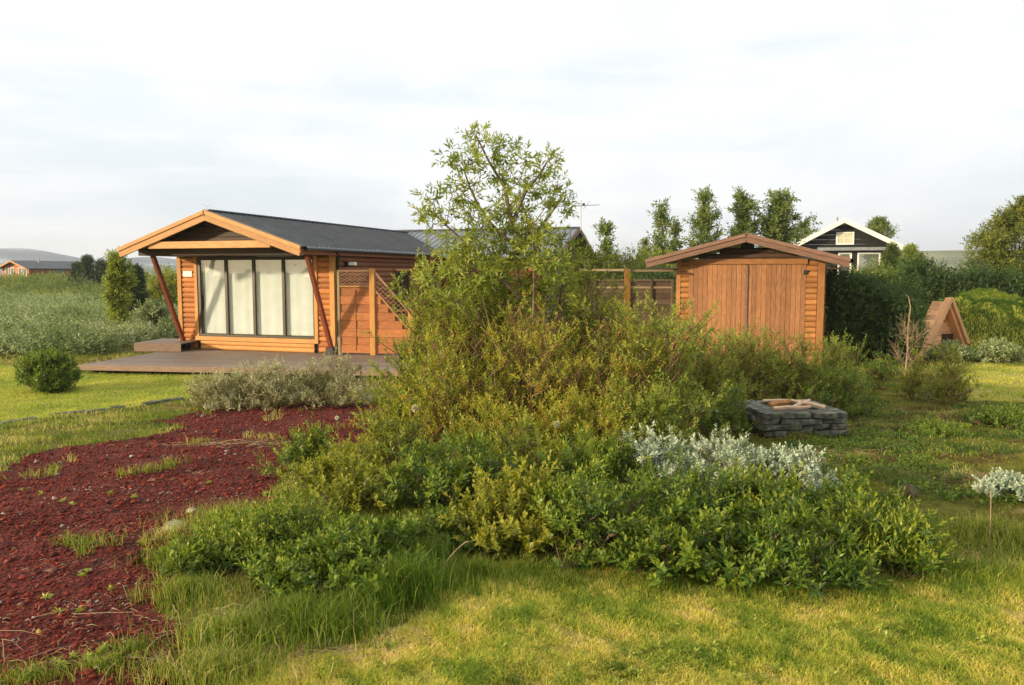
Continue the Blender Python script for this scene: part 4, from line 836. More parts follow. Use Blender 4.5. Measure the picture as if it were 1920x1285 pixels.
def bwin(px0, px1, py0, py1, cm, bars=(1, 1)):
    x0, x1, z0, z1 = bhx(px0), bhx(px1), bhz(py1), bhz(py0)
    wdw = bx('window', BH, x0, x1, -0.03, -0.002, z0, z1, cm, 0.002); hx, hz = (x1 - x0) / 2, (z1 - z0) / 2
    for a in ((-hx - .06, -hx + .05, -hz - .06, hz + .06), (hx - .05, hx + .06, -hz - .06, hz + .06), (-hx + .05, hx - .05, -hz - .06, -hz + .04), (-hx + .05, hx - .05, hz - .04, hz + .06)): bx('frame', wdw, a[0], a[1], -0.07, -0.015, a[2], a[3], M['white'], 0.004)
    for i in range(bars[0]): xx = -hx + (i + 1) * 2 * hx / (bars[0] + 1); bx('glazing_bar', wdw, xx - .02, xx + .02, -0.05, -0.016, -hz + .04, hz - .04, M['white'], 0.004)
    for i in range(bars[1]): zz = -hz + (i + 1) * 2 * hz / (bars[1] + 1); bx('glazing_bar', wdw, -hx + .05, hx - .05, -0.048, -0.018, zz - .02, zz + .02, M['white'], 0.004)
    obj('pane', mesh_py('pane', *box_vf(-hx + .05, hx - .05, -0.032, -0.026, -hz + .04, hz - .04), M['glass']), wdw)
grey_in = plain('dim room behind glass', (0.16, 0.19, 0.18), 0.8)
bwin(1567, 1597, 438, 458, M['cream']); bwin(1608, 1647, 476, 518, grey_in, (0, 0)); bwin(1572, 1594, 476, 518, grey_in, (0, 0))
bx('balcony_beam', BH, bhx(1530), bhx(1668), -0.62, -0.50, bhz(471), bhz(465), M['steel'])
bx('chimney_pipe', BH, bhx(1571), bhx(1574), 2.4, 2.5, bhz(425), bhz(404), M['steel'])
p = at(1737, 505, 58)
tube_obj('x', None, [(0, 0, 0), (0, 0, 2.2)], 0.07, M['white'])
wp = bpy.data.objects['x']; wp.name = 'white_post'; wp.location = (p[0], 58, 0.4); tag(wp, 'slim white post rising above the hedge before the hillside', 'post')

# ================================================================== LEFT HUT
hy = 100.0; hk = hy / FPX
h0 = at(55, 524, hy)
LH = thing('far_cabin', 'small far orange cabin with dark roof on the grassy bank at left', 'cabin', (h0[0], hy, float(gz(h0[0], hy)) - 0.1), math.radians(-24))
bs = LH.location.z; wallh = EYE - bs + (512 - 503) * hk; rdg = EYE - bs + (512 - 488.5) * hk; gw = 5.2; ln_ = 8.5
def hb(k): return k * 0.24
for k in range(12):
    z0, z1 = k * 0.24, k * 0.24 + 0.235
    fw = lambda z: gw / 2 if z < wallh else gw / 2 * (rdg - 0.1 - z) / (rdg - wallh)
    if fw(z1) > 0.1: a_, b_ = fw(z0), fw(z1); prism('log', LH, [(-gw / 2 - a_, z0), (-gw / 2 + a_, z0), (-gw / 2 + b_, z1), (-gw / 2 - b_, z1)], 0, 0.05, M['log'])
bx('wall', LH, -0.06, 0, 0.06, ln_, 0, wallh, M['logside']); bx('wall', LH, -gw, -gw + 0.06, 0.06, ln_, 0, wallh, M['logside']); bx('wall', LH, -gw, 0, ln_, ln_ + 0.06, 0, wallh, M['logside'])
roof_plane('roof_slope', LH, (0.35, -0.6, wallh - 0.05), (0.35, ln_ + 0.4, wallh - 0.05), (-gw / 2, -0.6, rdg), (-gw / 2, ln_ + 0.4, rdg), M['roof']); roof_plane('roof_slope', LH, (-gw - 0.35, -0.6, wallh - 0.05), (-gw - 0.35, ln_ + 0.4, wallh - 0.05), (-gw / 2, -0.6, rdg), (-gw / 2, ln_ + 0.4, rdg), M['roof'])
a_ = math.atan2(rdg - wallh, gw / 2 + 0.3); Lf = (gw / 2 + 0.35) / math.cos(a_)
for s_ in (-1, 1): obj('fascia_board', bev(Lf, 0.05, 0.2, M['fascia']), LH, (-gw / 2 + s_ * (gw / 4 + 0.17), -0.63, (wallh + rdg) / 2 - 0.1), (0, s_ * a_, 0))
for x0 in (-4.4, -3.4, -1.9, -1.0):
    wdw = bx('window', LH, x0, x0 + 0.6, -0.03, -0.002, 0.7, 1.6, grey_in); 
    for a in ((-.36, -.28, -.5, .5), (.28, .36, -.5, .5), (-.28, .28, -.5, -.42), (-.28, .28, .42, .5)): bx('frame', wdw, a[0], a[1], -0.05, -0.016, a[2], a[3], M['white'])
tube_obj('chimney_pipe', LH, [(-1.6, 2.5, rdg - 0.8), (-1.6, 2.5, rdg + 0.35)], 0.10, M['steel'])
bx('side_window', LH, 0.0, 0.03, 3.6, 4.6, 0.5, 1.6, grey_in)

# ================================================================== FIRE PIT
fx, fy = ground_at(1512, 815)
FP = thing('fire_pit', 'low square fire ring of stacked grey basalt slabs in the mossy clearing', 'fire pit', (fx, fy, float(gz(fx, fy)) - 0.02), math.radians(5))
def stone_mesh(seed, lx, ly, lz):
    r = np.random.RandomState(seed); V = []
    for z in (-0.5, 0.5):
        for (x, y) in ((-.5, -.42), (-.42, -.5), (0.02, -.53), (.42, -.5), (.5, -.42), (.5, .42), (.42, .5), (-.42, .5), (-.5, .42)):
            V.append(((x + r.normal(0, .035)) * lx, (y + r.normal(0, .05)) * ly, (z + r.normal(0, .07)) * lz))
    n = 9; F = [tuple(range(n - 1, -1, -1)), tuple(range(n, 2 * n))] + [(i, (i + 1) % n, (i + 1) % n + n, i + n) for i in range(n)]
    return mesh_py('stone', V, F, M['stone'])
rr_ = random.Random(4); sd_ = 0
PW, PD, wt = 1.06, 0.95, 0.24
for layer in range(4):
    hL = 0.070; z = layer * hL + hL / 2
    for side in range(4):
        ln = PW if side % 2 == 0 else PD - 2 * wt; pos = 0
        while pos < ln - 0.02:
            l_ = min(rr_.uniform(0.22, 0.52), ln - pos)
            if ln - pos - l_ < 0.12: l_ = ln - pos
            c = pos + l_ / 2 - ln / 2; ww = wt * rr_.uniform(0.85, 1.06)
            me = stone_mesh(sd_, l_ - 0.012, ww, hL * rr_.uniform(0.76, 1.0)); sd_ += 1
            jo = rr_.uniform(-0.03, 0.03)
            if side == 0: obj('stone', me, FP, (c, wt / 2 + jo, z), (0, 0, rr_.uniform(-.03, .03)))
            elif side == 2: obj('stone', me, FP, (c, PD - wt / 2 + jo, z), (0, 0, rr_.uniform(-.03, .03)))
            elif side == 1: obj('stone', me, FP, (PW / 2 - wt / 2 + jo, PD / 2 + c, z), (0, 0, PI / 2))
            else: obj('stone', me, FP, (-PW / 2 + wt / 2 + jo, PD / 2 + c, z), (0, 0, PI / 2))
            pos += l_
bx('ash_bed', FP, -PW / 2 + wt, PW / 2 - wt, wt, PD - wt, 0.02, 0.24, plain('grey ash', (0.12, 0.10, 0.085), 0.95))
fz0 = FP.location.z
def firelog(label, p, q, r, mat, name='firewood'):
    p = np.array(p) + [fx, fy, fz0]; q = np.array(q) + [fx, fy, fz0]; c = (p + q) / 2; pts = np.array([p - c, (p * .6 + q * .4) - c + [0, 0, r * .35], (p * .3 + q * .7) - c - [0, 0, r * .2], q - c])
    V, F = tube_np([pts], r, r * 0.7, 7); F = list(map(tuple, F)); n = len(V); F += [tuple(range(6, -1, -1)), tuple(range(n - 7, n))]
    o = obj(name, mesh_py(name, [tuple(v) for v in V], F, mat, False), None, tuple(c)); tag(o, label, 'firewood', 'wood lying in the fire pit'); return o
firelog('pale split log lying across the front of the fire pit', (-0.36, 0.14, 0.31), (0.10, 0.16, 0.33), 0.026, M['driftwood'])
firelog('pale crooked branch propped on the fire pit stones to the right', (-0.10, 0.20, 0.31), (0.22, 0.52, 0.35), 0.028, M['driftwood'])
firelog('pale short branch lying crosswise in the middle of the fire pit', (0.30, 0.22, 0.31), (-0.05, 0.40, 0.37), 0.024, M['driftwood'])
firelog('rusty orange piece of bark wood inside the fire pit', (-0.30, 0.45, 0.29), (0.02, 0.60, 0.33), 0.04, M['rustwood'])
firelog('long pale stick along the back wall of the fire pit', (-0.30, 0.72, 0.31), (0.28, 0.68, 0.32), 0.02, M['driftwood'])

# stones edging the left lawn, rocks on the gravel
SE = thing('stone_edging', 'curved row of flat dark grey stones edging the left lawn', 'edging', (0, 0, 0))
pl = [ground_at(*p) for p in [(-60, 812), (0, 797), (90, 781), (200, 768), (300, 755), (345, 748)]]; pl = np.array(pl); seg = np.linalg.norm(np.diff(pl, axis=0), axis=1); cum = np.r_[0, np.cumsum(seg)]
d_ = 0.0; rr_ = random.Random(9)
while d_ < cum[-1]:
    x = float(np.interp(d_, cum, pl[:, 0])); y = float(np.interp(d_, cum, pl[:, 1])); x2_ = float(np.interp(d_ + .1, cum, pl[:, 0])); y2_ = float(np.interp(d_ + .1, cum, pl[:, 1])); l_ = rr_.uniform(0.16, 0.34)
    if rr_.random() < 0.8: obj('stone', stone_mesh(sd_, l_, 0.10, 0.05), SE, (x, y, float(gz(x, y)) + 0.008), (0, 0, math.atan2(y2_ - y, x2_ - x) + rr_.uniform(-.15, .15)))
    sd_ += 1; d_ += l_ + 0.02
def rock(label, px, py, wpx, hpx, mat, seed, name='rock'):
    x, y = ground_at(px, py + hpx * 0.3); k = y / FPX; r = np.random.RandomState(seed); V = []; nseg = 10; rows = 5
    for j in range(rows):
        ph = PI / 2 * j / (rows - 1)
        for i in range(nseg): a = 2 * PI * i / nseg; q = 1 + r.normal(0, .10); V.append((math.cos(a) * math.cos(ph) * wpx * k / 2 * q, math.sin(a) * math.cos(ph) * wpx * k / 2.6 * q, math.sin(ph) * hpx * k * (1 + r.normal(0, .06)) - 0.01))
    F = [(j * nseg + i, j * nseg + (i + 1) % nseg, (j + 1) * nseg + (i + 1) % nseg, (j + 1) * nseg + i) for j in range(rows - 1) for i in range(nseg)]
    return tag(obj(name, mesh_py(name, V, F, mat, True), None, (x, y, float(gz(x, y)) + 0.008)), label, 'rock')
rock('yellow grey lichen covered rock half sunk in the red gravel', 327, 988, 50, 20, M['lichen_rock'], 1)
rock('small pale tan stone on the red gravel behind the lichen rock', 360, 958, 24, 10, M['lichen_rock'], 2)
rock('small reddish orange stone low on the red gravel', 168, 1138, 14, 11, plain('orange stone', (0.34, 0.06, 0.03), 0.8, 0, .2, 20), 3)
rock('tiny yellow fruit sized stone near the bottom of the red gravel', 73, 1186, 12, 11, plain('yellow stone', (0.48, 0.34, 0.05), 0.7, 0, .2, 20), 4)
M['lava'] = plain('brown lava lump', (0.075, 0.060, 0.030), 0.95, 0, 0.3, 16, 0.9, (0.16, 0.15, 0.07))
rock('dark brown lump of lava in the moss right of the shrubs', 1700, 922, 46, 22, M['lava'], 5)
rock('dark lava lump in the moss beside the silver willow at far right', 1865, 905, 46, 18, M['lava'], 6)
rock('half buried brown lava lump right of the fire pit', 1660, 812, 40, 12, M['lava'], 7)
rock('small brown lava lump near the dry litter behind the fire pit', 1740, 742, 34, 9, M['lava'], 8)

# ================================================================== PLANTS: front thicket
wl_ = M['willow']; wy = M['willow_y']; bk = M['bark']; rt = M['redtwig']
GF = 'willow shrubs of the front thicket'
front = [
 ('low green willow creeping out onto the red gravel at the thicket corner', 395, 4.4, 1030, 230, wl_, 18, 0.044),
 ('dense green willow behind the corner one, bordering the red gravel', 500, 4.75, 935, 270, wl_, 18, 0.046),
 ('sprawling willow above the long grass, lowest part of the thicket', 670, 4.35, 985, 300, wl_, 18, 0.046),
 ('yellow green willow with reddish bare stems at the left of the thicket', 640, 5.9, 842, 300, wy, 22, 0.048),
 ('small willow with upright tips at the back left corner beside red gravel', 570, 6.9, 800, 150, wl_, 12, 0.046),
 ('olive willow between the red gravel and the tall willow', 730, 6.9, 772, 260, wy, 22, 0.048),
 ('broad olive green willow in the left middle of the thicket', 850, 5.8, 812, 310, wl_, 24, 0.050),
 ('yellow tipped willow overhanging the dark hollow by the lawn', 985, 4.85, 872, 300, wy, 24, 0.050),
 ('yellow green willow directly in front of the tall willow stems', 1000, 6.4, 790, 290, wy, 22, 0.050),
 ('deep green willow at the lawn edge, centre of the thicket', 1110, 4.6, 895, 300, wl_, 24, 0.050),
 ('bright green willow just left of the silver one', 1120, 6.0, 815, 260, wl_, 22, 0.050),
 ('green willow below the left end of the silver willow', 1280, 5.1, 862, 330, wl_, 26, 0.050),
 ('low dark green willow at the lawn edge with one yellow sprig above', 1310, 4.42, 950, 330, wl_, 24, 0.050),
 ('green willow below the right end of the silver willow', 1450, 5.05, 880, 330, wl_, 26, 0.050),
 ('low willow nearest the lawn at the right of the thicket', 1500, 4.38, 960, 330, wl_, 24, 0.050),
 ('rounded green willow at the right rear of the thicket', 1600, 5.1, 890, 290, wl_, 22, 0.050),
 ('outermost right willow of the thicket before the mossy ground', 1670, 4.5, 945, 250, wl_, 20, 0.050),
 ('small willow filling the bay between long grass and lawn, left of centre', 830, 4.9, 960, 230, wl_, 16, 0.046),
 ('leggy willow at the lower left tip of the thicket among long grass', 540, 4.2, 1050, 230, wl_, 12, 0.044),
]
for i, (lb, px, Y, top, wpx, lm, n1, ll) in enumerate(front):
    shrub('willow_shrub', lb, px, Y, top, wpx, lm, bk, 100 + i, n1=int(n1 * 1.4), n2=9, nsh=3, nl=[11, 13, 9][i % 3], ll=ll * [1.0, 0.84, 1.12, 0.94][i % 4], lw=ll * [0.40, 0.34, 0.50, 0.42, 0.36][i % 5], group=GF, young=[0.45, 0.7, 0.3][i % 3], shoot=[0.12, 0.15, 0.10][i % 3], topvar=0.38, low=0.1, up=0.9)
GS = 'silver leaved willows'
shrub('silver_willow', 'silver white willow band on top of the thicket, left part', 1215, 6.2, 806, 210, M['silver'], bk, 150, n1=42, n2=7, nsh=3, nl=12, ll=0.036, lw=0.019, group=GS, young=0.6, shoot=0.09)
shrub('silver_willow', 'silver white willow band on top of the thicket, middle part', 1360, 6.0, 812, 230, M['silver'], bk, 151, n1=42, n2=7, nsh=3, nl=12, ll=0.036, lw=0.019, group=GS, young=0.6, shoot=0.09)
shrub('silver_willow', 'silver white willow band on top of the thicket, right part', 1500, 5.9, 838, 210, M['silver'], bk, 152, n1=42, n2=7, nsh=3, nl=12, ll=0.036, lw=0.019, group=GS, young=0.6, shoot=0.09)
shrub('silver_willow', 'small silver willow alone in the moss at the right edge', 1915, 6.1, 892, 150, M['silver'], bk, 153, n1=22, n2=6, nsh=3, nl=12, ll=0.036, lw=0.019, group=GS, young=0.6, shoot=0.08)
shrub('green_sprigs', 'bright yellow sprig poking out of the dark green willow', 1390, 4.95, 950, 30, M['willow_y'], bk, 154, n1=3, n2=2, nsh=2, nl=8, ll=0.035, lw=0.015, young=1.0, shoot=0.05)
shrub('green_sprigs', 'thin yellow green seedling willow at the right end of the silver willow', 1615, 6.2, 862, 50, M['willow_y'], bk, 155, n1=6, n2=4, nsh=2, nl=9, ll=0.035, lw=0.012, young=0.6, shoot=0.08)

# ------------------------------------------------------------------ tall willow in the middle and its skirt
TYc = 9.4; bx0 = (985 - 960) / FPX * TYc; bz0 = float(gz(bx0, TYc)); BASE = (bx0, TYc, bz0)
def tp(px, py, dy=0): p = at(px, py, TYc + dy); return np.array([p[0] - bx0, dy, p[2] - bz0])
trunks = [bez(np.zeros(3), tp(990, 640), tp(960, 420), 12), np.vstack([tp(960, 420), tp(945, 350), tp(915, 300), tp(893, 255)]), np.vstack([tp(960, 420), tp(985, 360), tp(1010, 330), tp(1028, 300)]),
          bez(tp(975, 560), tp(900, 480), tp(812, 400), 8), bez(tp(966, 460), tp(900, 420), tp(870, 320), 7), bez(tp(968, 480, .1), tp(1020, 420, .2), tp(1055, 370, .2), 7), bez(np.array([0.05, 0.1, 0]), tp(1040, 640, .3), tp(1060, 500, .3), 9), bez(np.array([-0.05, 0, 0]), tp(900, 640, -.2), tp(870, 470, -.2), 9),
          bez(np.array([0.03, 0, 0]), tp(1005, 600, -.3), tp(1000, 420, -.3), 9)]
cl = []
rs = np.random.RandomState(17)
for (px, py, r) in [(890, 250, .12), (905, 278, .15), (880, 300, .15), (848, 295, .13), (925, 290, .13), (960, 285, .13), (940, 325, .16), (900, 330, .12), (985, 300, .12), (1028, 300, .13), (1015, 330, .14), (1045, 350, .14), (1058, 385, .12), (1030, 375, .16),
                    (970, 345, .16), (955, 385, .17), (985, 400, .19), (1000, 360, .13), (870, 365, .15), (845, 370, .12), (815, 375, .14), (790, 405, .13), (812, 420, .14), (840, 405, .12), (858, 330, .13), (890, 395, .13), (905, 425, .15), (875, 440, .13),
                    (950, 430, .21), (990, 440, .21), (1025, 430, .13), (915, 465, .19), (870, 470, .17), (840, 460, .1), (960, 480, .22), (1010, 470, .15), (1050, 455, .1), (895, 505, .24), (850, 500, .18), (940, 530, .26), (1000, 510, .2), (1040, 500, .2), (1070, 480, .14), (820, 520, .18), (985, 560, .26), (1050, 545, .25), (905, 570, .27), (860, 560, .2)]:
    p = at(px, py, TYc + rs.uniform(-.35, .35)); cl.append((p[0], p[1], p[2], r * (0.90 if py < 425 else 1.05)))
clumped('tall_willow', 'tall loose willow tree rising in the centre in front of the cabins', 'tree', BASE, trunks, cl, M['willow_t'], M['bark'], 18, dens=52, nl=10, ll=0.088, lw=0.026, shoot=0.16, up=0.25, young=0.35, tr=(0.026, 0.009))
GC = 'loose bushes around the tall willow'
mid_ = [
 ('leafy willow bush against the end of the lattice screen', 808, 10.2, 455, 190, M['willow_t'], 30, 8, 0.05, rt, 1.0),
 ('tall loose olive bush at the left foot of the tall willow', 880, 9.3, 505, 270, M['willow_y'], 34, 8, 0.045, rt, .9),
 ('bushy rust tinged willow right of the tall willow trunk', 1090, 9.8, 478, 290, M['willow_y'], 34, 8, 0.045, rt, .9),
 ('rusty red twigged bush in the middle below the tall willow', 985, 8.7, 560, 330, M['rusty'], 44, 9, 0.036, rt, .8),
 ('dense brownish bush right of centre with fine twigs', 1140, 8.6, 575, 300, M['rusty'], 40, 9, 0.036, rt, .8),
 ('grass green bush at the right end of the central mass', 1235, 8.7, 530, 260, M['willow_t'], 32, 8, 0.045, rt, 1.0),
 ('olive bush left of centre with the dead stems', 850, 8.3, 620, 260, M['rusty'], 30, 8, 0.038, rt, .85),
 ('low yellow green bush before the right end of the deck', 765, 8.9, 700, 170, M['willow_y'], 24, 7, 0.042, rt, 1.0),
 ('low olive bush behind the front thicket, centre', 940, 7.5, 745, 250, M['rusty'], 30, 8, 0.038, rt, .9),
 ('shaded green bush behind the silver willow band', 1215, 7.9, 705, 230, M['willow_t'], 34, 8, 0.042, bk, 1.0),
 ('brown green bush between centre and silver willow', 1090, 7.6, 730, 230, M['rusty'], 30, 8, 0.038, rt, .9),
]
for i, (lb, px, Y, top, wpx, lm, n1, n2, ll, sm_, th) in enumerate(mid_):
    shrub('willow_bush', lb, px, Y, top, wpx, lm, sm_, 200 + i, n1=int(n1 * 1.25), n2=n2 + 2, nsh=4, nl=11, ll=ll * 1.15, lw=ll * 0.48, group=GC, young=0.35, shoot=0.13, topvar=0.42, low=0.18, up=0.7, dry=0.06 if lm is M['rusty'] else 0.02, thin=th)
GB = 'bushes in front of the shed'
for i, (lb, px, Y, top, wpx, lm, n1) in enumerate([
 ('yellow green bush covering the foot of the shed doors', 1400, 12.3, 598, 220, M['willow_t'], 62), ('green bush under the right side of the shed doors', 1500, 11.8, 632, 200, M['willow_t'], 54),
 ('bright green bush at the right corner of the shed', 1578, 13.2, 618, 120, M['willow_t'], 36), ('olive bush at the left corner of the shed', 1290, 13.2, 540, 110, M['willow_y'], 16),
 ('low dark bush left of the fire pit', 1345, 9.6, 715, 150, M['willow'], 26), ('spreading green bush behind the fire pit', 1560, 11.6, 680, 200, M['willow'], 40), ('low olive bush between centre mass and shed', 1325, 11.0, 625, 150, M['willow_y'], 40)]):
    shrub('leafy_bush', lb, px, Y, top, wpx, lm, rt, 230 + i, n1=n1, n2=9, nsh=3, nl=9, ll=0.05, lw=0.021, group=GB, young=0.35, shoot=0.13, topvar=0.35)
GL = 'pale seeding shrubs before the deck'
for i, (lb, px, Y, top, wpx) in enumerate([('pale fluffy low shrub at the left of the red gravel by the deck', 410, 12.6, 690, 190), ('pale fluffy shrub in the middle before the deck', 510, 12.7, 672, 230), ('pale fluffy shrub at the right below the cabin corner', 620, 12.9, 666, 210)]):
    shrub('seeding_shrub', lb, px, Y, top, wpx, M['blossom'], rt, 250 + i, n1=70, n2=7, nsh=3, nl=8, ll=0.042, lw=0.018, group=GL, young=0.5, shoot=0.11, topvar=0.3, up=1.2)
shrub('round_bush', 'round dense dark green bush alone on the left lawn', 87, 14.6, 652, 105, M['willow'], bk, 260, n1=110, n2=9, nsh=3, nl=9, ll=0.06, lw=0.026, young=0.3, shoot=0.12, topvar=0.2, low=0.02)
# right hand side
GR = 'small shrubs in the mossy clearing'
for i, (lb, px, Y, top, wpx, lm, n1, ll) in enumerate([
 ('loose yellow green shrub right of the fire pit clearing by the lawn', 1775, 13.0, 628, 100, M['willow_y'], 24, 0.05), ('spindly green shrub under the dead sapling', 1720, 13.6, 660, 80, M['willow_y'], 16, 0.05),
 ('low green bush at the left end of the right lawn', 1650, 15.0, 660, 100, M['willow'], 20, 0.055), ('low leafy patch at the right edge below the right lawn', 1880, 10.4, 765, 150, M['willow'], 34, 0.045), ('low leafy patch right of the fire pit', 1770, 9.6, 790, 150, M['willow'], 26, 0.04)]):
    shrub('clearing_shrub', lb, px, Y, top, wpx, lm, rt, 270 + i, n1=n1, n2=8, nsh=3, nl=8, ll=ll, lw=ll * .4, group=GR, shoot=0.12, topvar=0.4)
for i, (lb, px, Y, top, wpx) in enumerate([('blue grey willow below the turf hut mound, left', 1790, 19.6, 640, 90), ('blue grey willow below the turf hut mound, right', 1875, 19.3, 636, 120)]):
    shrub('grey_willow', lb, px, Y, top, wpx, M['greyscrub'], bk, 280 + i, n1=40, n2=8, nsh=3, nl=7, ll=0.08, lw=0.035, group='blue grey willows below the turf hut', shoot=0.16)
# dead sapling
rs = np.random.RandomState(33); x0, y0 = ground_at(1697, 705)
DT = thing('dead_sapling', 'bare bleached dead sapling with a bent tip right of the shed', 'dead tree', (x0, y0, float(gz(x0, y0))))
hT = at(1690, 552, y0)[2] - float(gz(x0, y0)); tk = np.array([[0, 0, 0], [0.03, 0, hT * .3], [0.02, 0, hT * .6], [0.05, 0, hT * .85], [0.0, 0, hT * .97], [-0.07, 0, hT]])
V, F = tube_np([tk], 0.022, 0.007, 6); obj('trunk', mesh_np('trunk', V, F, M['paletwig'], smooth=True), DT)
br = []
for k in range(50):
    t = rs.uniform(0.05, 0.75); a = rs.rand() * 6.28; p = np.array([0.02, 0, hT * t * 0.8]); l_ = rs.uniform(0.2, 0.55) * (1.1 - t); d = np.array([math.cos(a), math.sin(a), rs.uniform(0.3, 1.4)]); q = p + unit(d) * l_ * 1.3
    br.append(bez(p, p + (q - p) * .5 + [0, 0, -.05], q, 5))
    for m_ in range(3): e_ = q + rs.normal(size=3) * .12 + [0, 0, .05]; br.append(np.array([p + (q - p) * .6, e_]))
V, F = tube_np(br, 0.005, 0.002, 3); obj('branches', mesh_np('branches', V, F, M['paletwig']), DT, kind='stuff')

# ------------------------------------------------------------------ hedges and trees further back
def mass(name, label, cat, leafm, px0, px1, top0, top1, Y0, Y1, seed, nclump, r, ll, lw, nl=7, kind=None, dens=16, young=0.2, group=None, dz=1.0, zb=-0.5):
    """dense hedge body: leaf clumps through its whole volume"""
    rs = np.random.RandomState(seed); SP, SD, hue, stems = [], [], [], []
    for k in range(nclump):
        t = rs.rand(); u = rs.rand(); Y = Y0 + (Y1 - Y0) * u; px = px0 + (px1 - px0) * t; X = (px - 960) / FPX * Y; top = (at(px, top0, Y)[2] * (1 - t) + at(px, top1, Y)[2] * t) if callable(top0) is False else at(px, top0(px), Y)[2]
        top = top * 1.0 - r * 0.5 + 0.9 * r * nz(np.array([X]), np.array([Y]), 1.6, seed)[0] + r * abs(rs.normal(0, .35)); z = zb + (top - zb) * rs.rand() ** 0.62; h = rs.uniform(0.2, 0.8)
        c = np.array([X, Y, z]); n_ = dens
        d = unit(rs.normal(size=(n_, 3))); P_ = c + d * r * rs.uniform(0.3, 1.0, (n_, 1)); SP.append(P_); SD.append(unit(d + rs.normal(size=(n_, 3)) * .4 + [0, 0, .5])); hue.append(h + rs.normal(0, .1, n_))
        if k % 16 == 0: stems.append(np.array([[X + rs.normal(0, .1), Y, zb], [X, Y, (z + zb) / 2], c]))
    SP = np.concatenate(SP); SD = np.concatenate(SD); hue = np.concatenate(hue)
    V, F, T = leaves(rs, SP, SD, ll * 2.2 * rs.uniform(.6, 1.2, len(SP)), nl, ll, lw, young=young, hue=hue)
    c0 = np.array([(px0 + px1) / 2 / FPX * 0 + SP[:, 0].mean(), (Y0 + Y1) / 2, zb])
    if kind == 'stuff':
        o = obj(name, mesh_np(name, V - c0, F, leafm, T), None, tuple(c0), kind='stuff'); tag(o, label, cat); return o
    return plant_obj(name, label, cat, tuple(c0), V - c0, F, T, leafm, [s - c0 for s in stems], M['bark'], group, (0.02, 0.006))
mass('hedge', 'tall dark green willow hedge right beside the shed', 'hedge', M['dark_leaf'], 1556, 1720, 520, 560, 18.6, 21.0, 401, 1000, 0.21, 0.075, 0.032)
mass('hedge', 'long dark hedge running behind the turf hut to the right edge', 'hedge', M['dark_leaf'], 1690, 1990, 497, 520, 27.5, 30, 402, 620, 0.32, 0.10, 0.045)
mass('hedge', 'green hedge top in front of the black house windows', 'hedge', M['poplar'], 1600, 1720, 513, 508, 30, 33, 403, 260, 0.3, 0.11, 0.05)
mass('hedge', 'sunlit yellow green bushes behind the fence', 'hedge', M['willow_y'], 1095, 1260, 478, 488, 27, 30, 404, 260, 0.28, 0.10, 0.045)
mass('willow_bush', 'dark leafy bush seen over the fence boards', 'shrub', M['dark_leaf'], 1185, 1262, 512, 512, 23, 24.5, 405, 90, 0.25, 0.085, 0.035)
# big willow tree at right
def tree_oval(name, label, px, Y, top, base, wpx, leafm, seed, nc, rfac, ll, lw, nl=7, dens=20, young=0.25, group=None, shape='oval', z0=-0.5, tr=(0.07, 0.02), cat='tree'):
    rs = np.random.RandomState(seed); X = (px - 960) / FPX * Y; zt = at(px, top, Y)[2]; zbt = at(px, base, Y)[2]; R = wpx / FPX * Y / 2; Ht = zt - zbt; cl = []
    tips = []
    if shape == 'column':      # ascending limbs with separate leaf clumps along each, so that sky shows between them
        nlimb = max(8, int(nc / 4.2))
        for k in range(nlimb):
            t0 = rs.uniform(0, 0.86); a = rs.rand() * 6.28; env = (0.55 + 0.45 * math.sin(PI * min(1, t0 * 0.9 + 0.12))) * (1 - 0.62 * t0); ro = R * env * rs.uniform(0.35, 1.5); t1 = min(0.99, t0 + rs.uniform(0.10, 0.26))
            tips.append((X + ro * math.cos(a), Y + ro * math.sin(a), zbt + Ht * t1, t0))
            for j in range(rs.randint(4, 8)):
                f = rs.uniform(0.15, 1.05); q = R * rfac * rs.uniform(0.25, 0.9) * (1.1 - 0.5 * f) * (1 - .3 * t0)
                cl.append((X + ro * f * math.cos(a) + rs.normal(0, .06 * R), Y + ro * f * math.sin(a) + rs.normal(0, .06 * R), zbt + Ht * (t0 + (t1 - t0) * f ** 1.4) + rs.normal(0, .02 * Ht), q))
    for k in range(nc if shape != 'column' else 0):
        t = rs.rand() ** 0.8
        if shape == 'oval': rr = R * math.sqrt(max(0.02, 1 - (2 * t - 0.9) ** 2)) * (0.80 + 0.24 * math.sin(5 * t + seed) * math.sin(11 * t + 1))
        else: rr = R * (1 - t) ** 0.8
        a = rs.rand() * 6.28; rr *= 1 + 0.22 * math.sin(3 * a + 7 * t + seed); q = rs.uniform(0.2, 1) ** 0.6; rad = rr * q; r_ = R * rfac * rs.uniform(0.5, 1.25) * (1 - 0.4 * t)
        cl.append((X + rad * math.cos(a), Y + rad * math.sin(a), zbt + Ht * t - r_ * 0.3, r_))
    cl.append((X, Y, zt - 0.12, R * rfac * 0.4))
    base_ = (X, Y, z0); hh = zt - z0; tk = [bez(np.zeros(3), np.array([0.1 * R, 0, hh * .5]), np.array([0, 0, hh * .97]), 12)]
    if shape == 'oval':
        for k in range(6): a = rs.rand() * 6.28; tk.append(bez(np.array([0, 0, hh * rs.uniform(.1, .4)]), np.array([R * .4 * math.cos(a), R * .4 * math.sin(a), hh * .5]), np.array([R * .7 * math.cos(a), R * .7 * math.sin(a), hh * rs.uniform(.6, .85)]), 7))
    return clumped(name, label, cat, base_, tk, cl, leafm, M['bark'], seed + 1, dens=0.001, nl=nl, ll=ll, lw=lw, shoot=ll * 2.4, up=0.5, young=young, tr=tr, group=group) if False else _tree(name, label, cat, base_, tk, cl, leafm, seed + 1, dens, nl, ll, lw, young, tr, group)
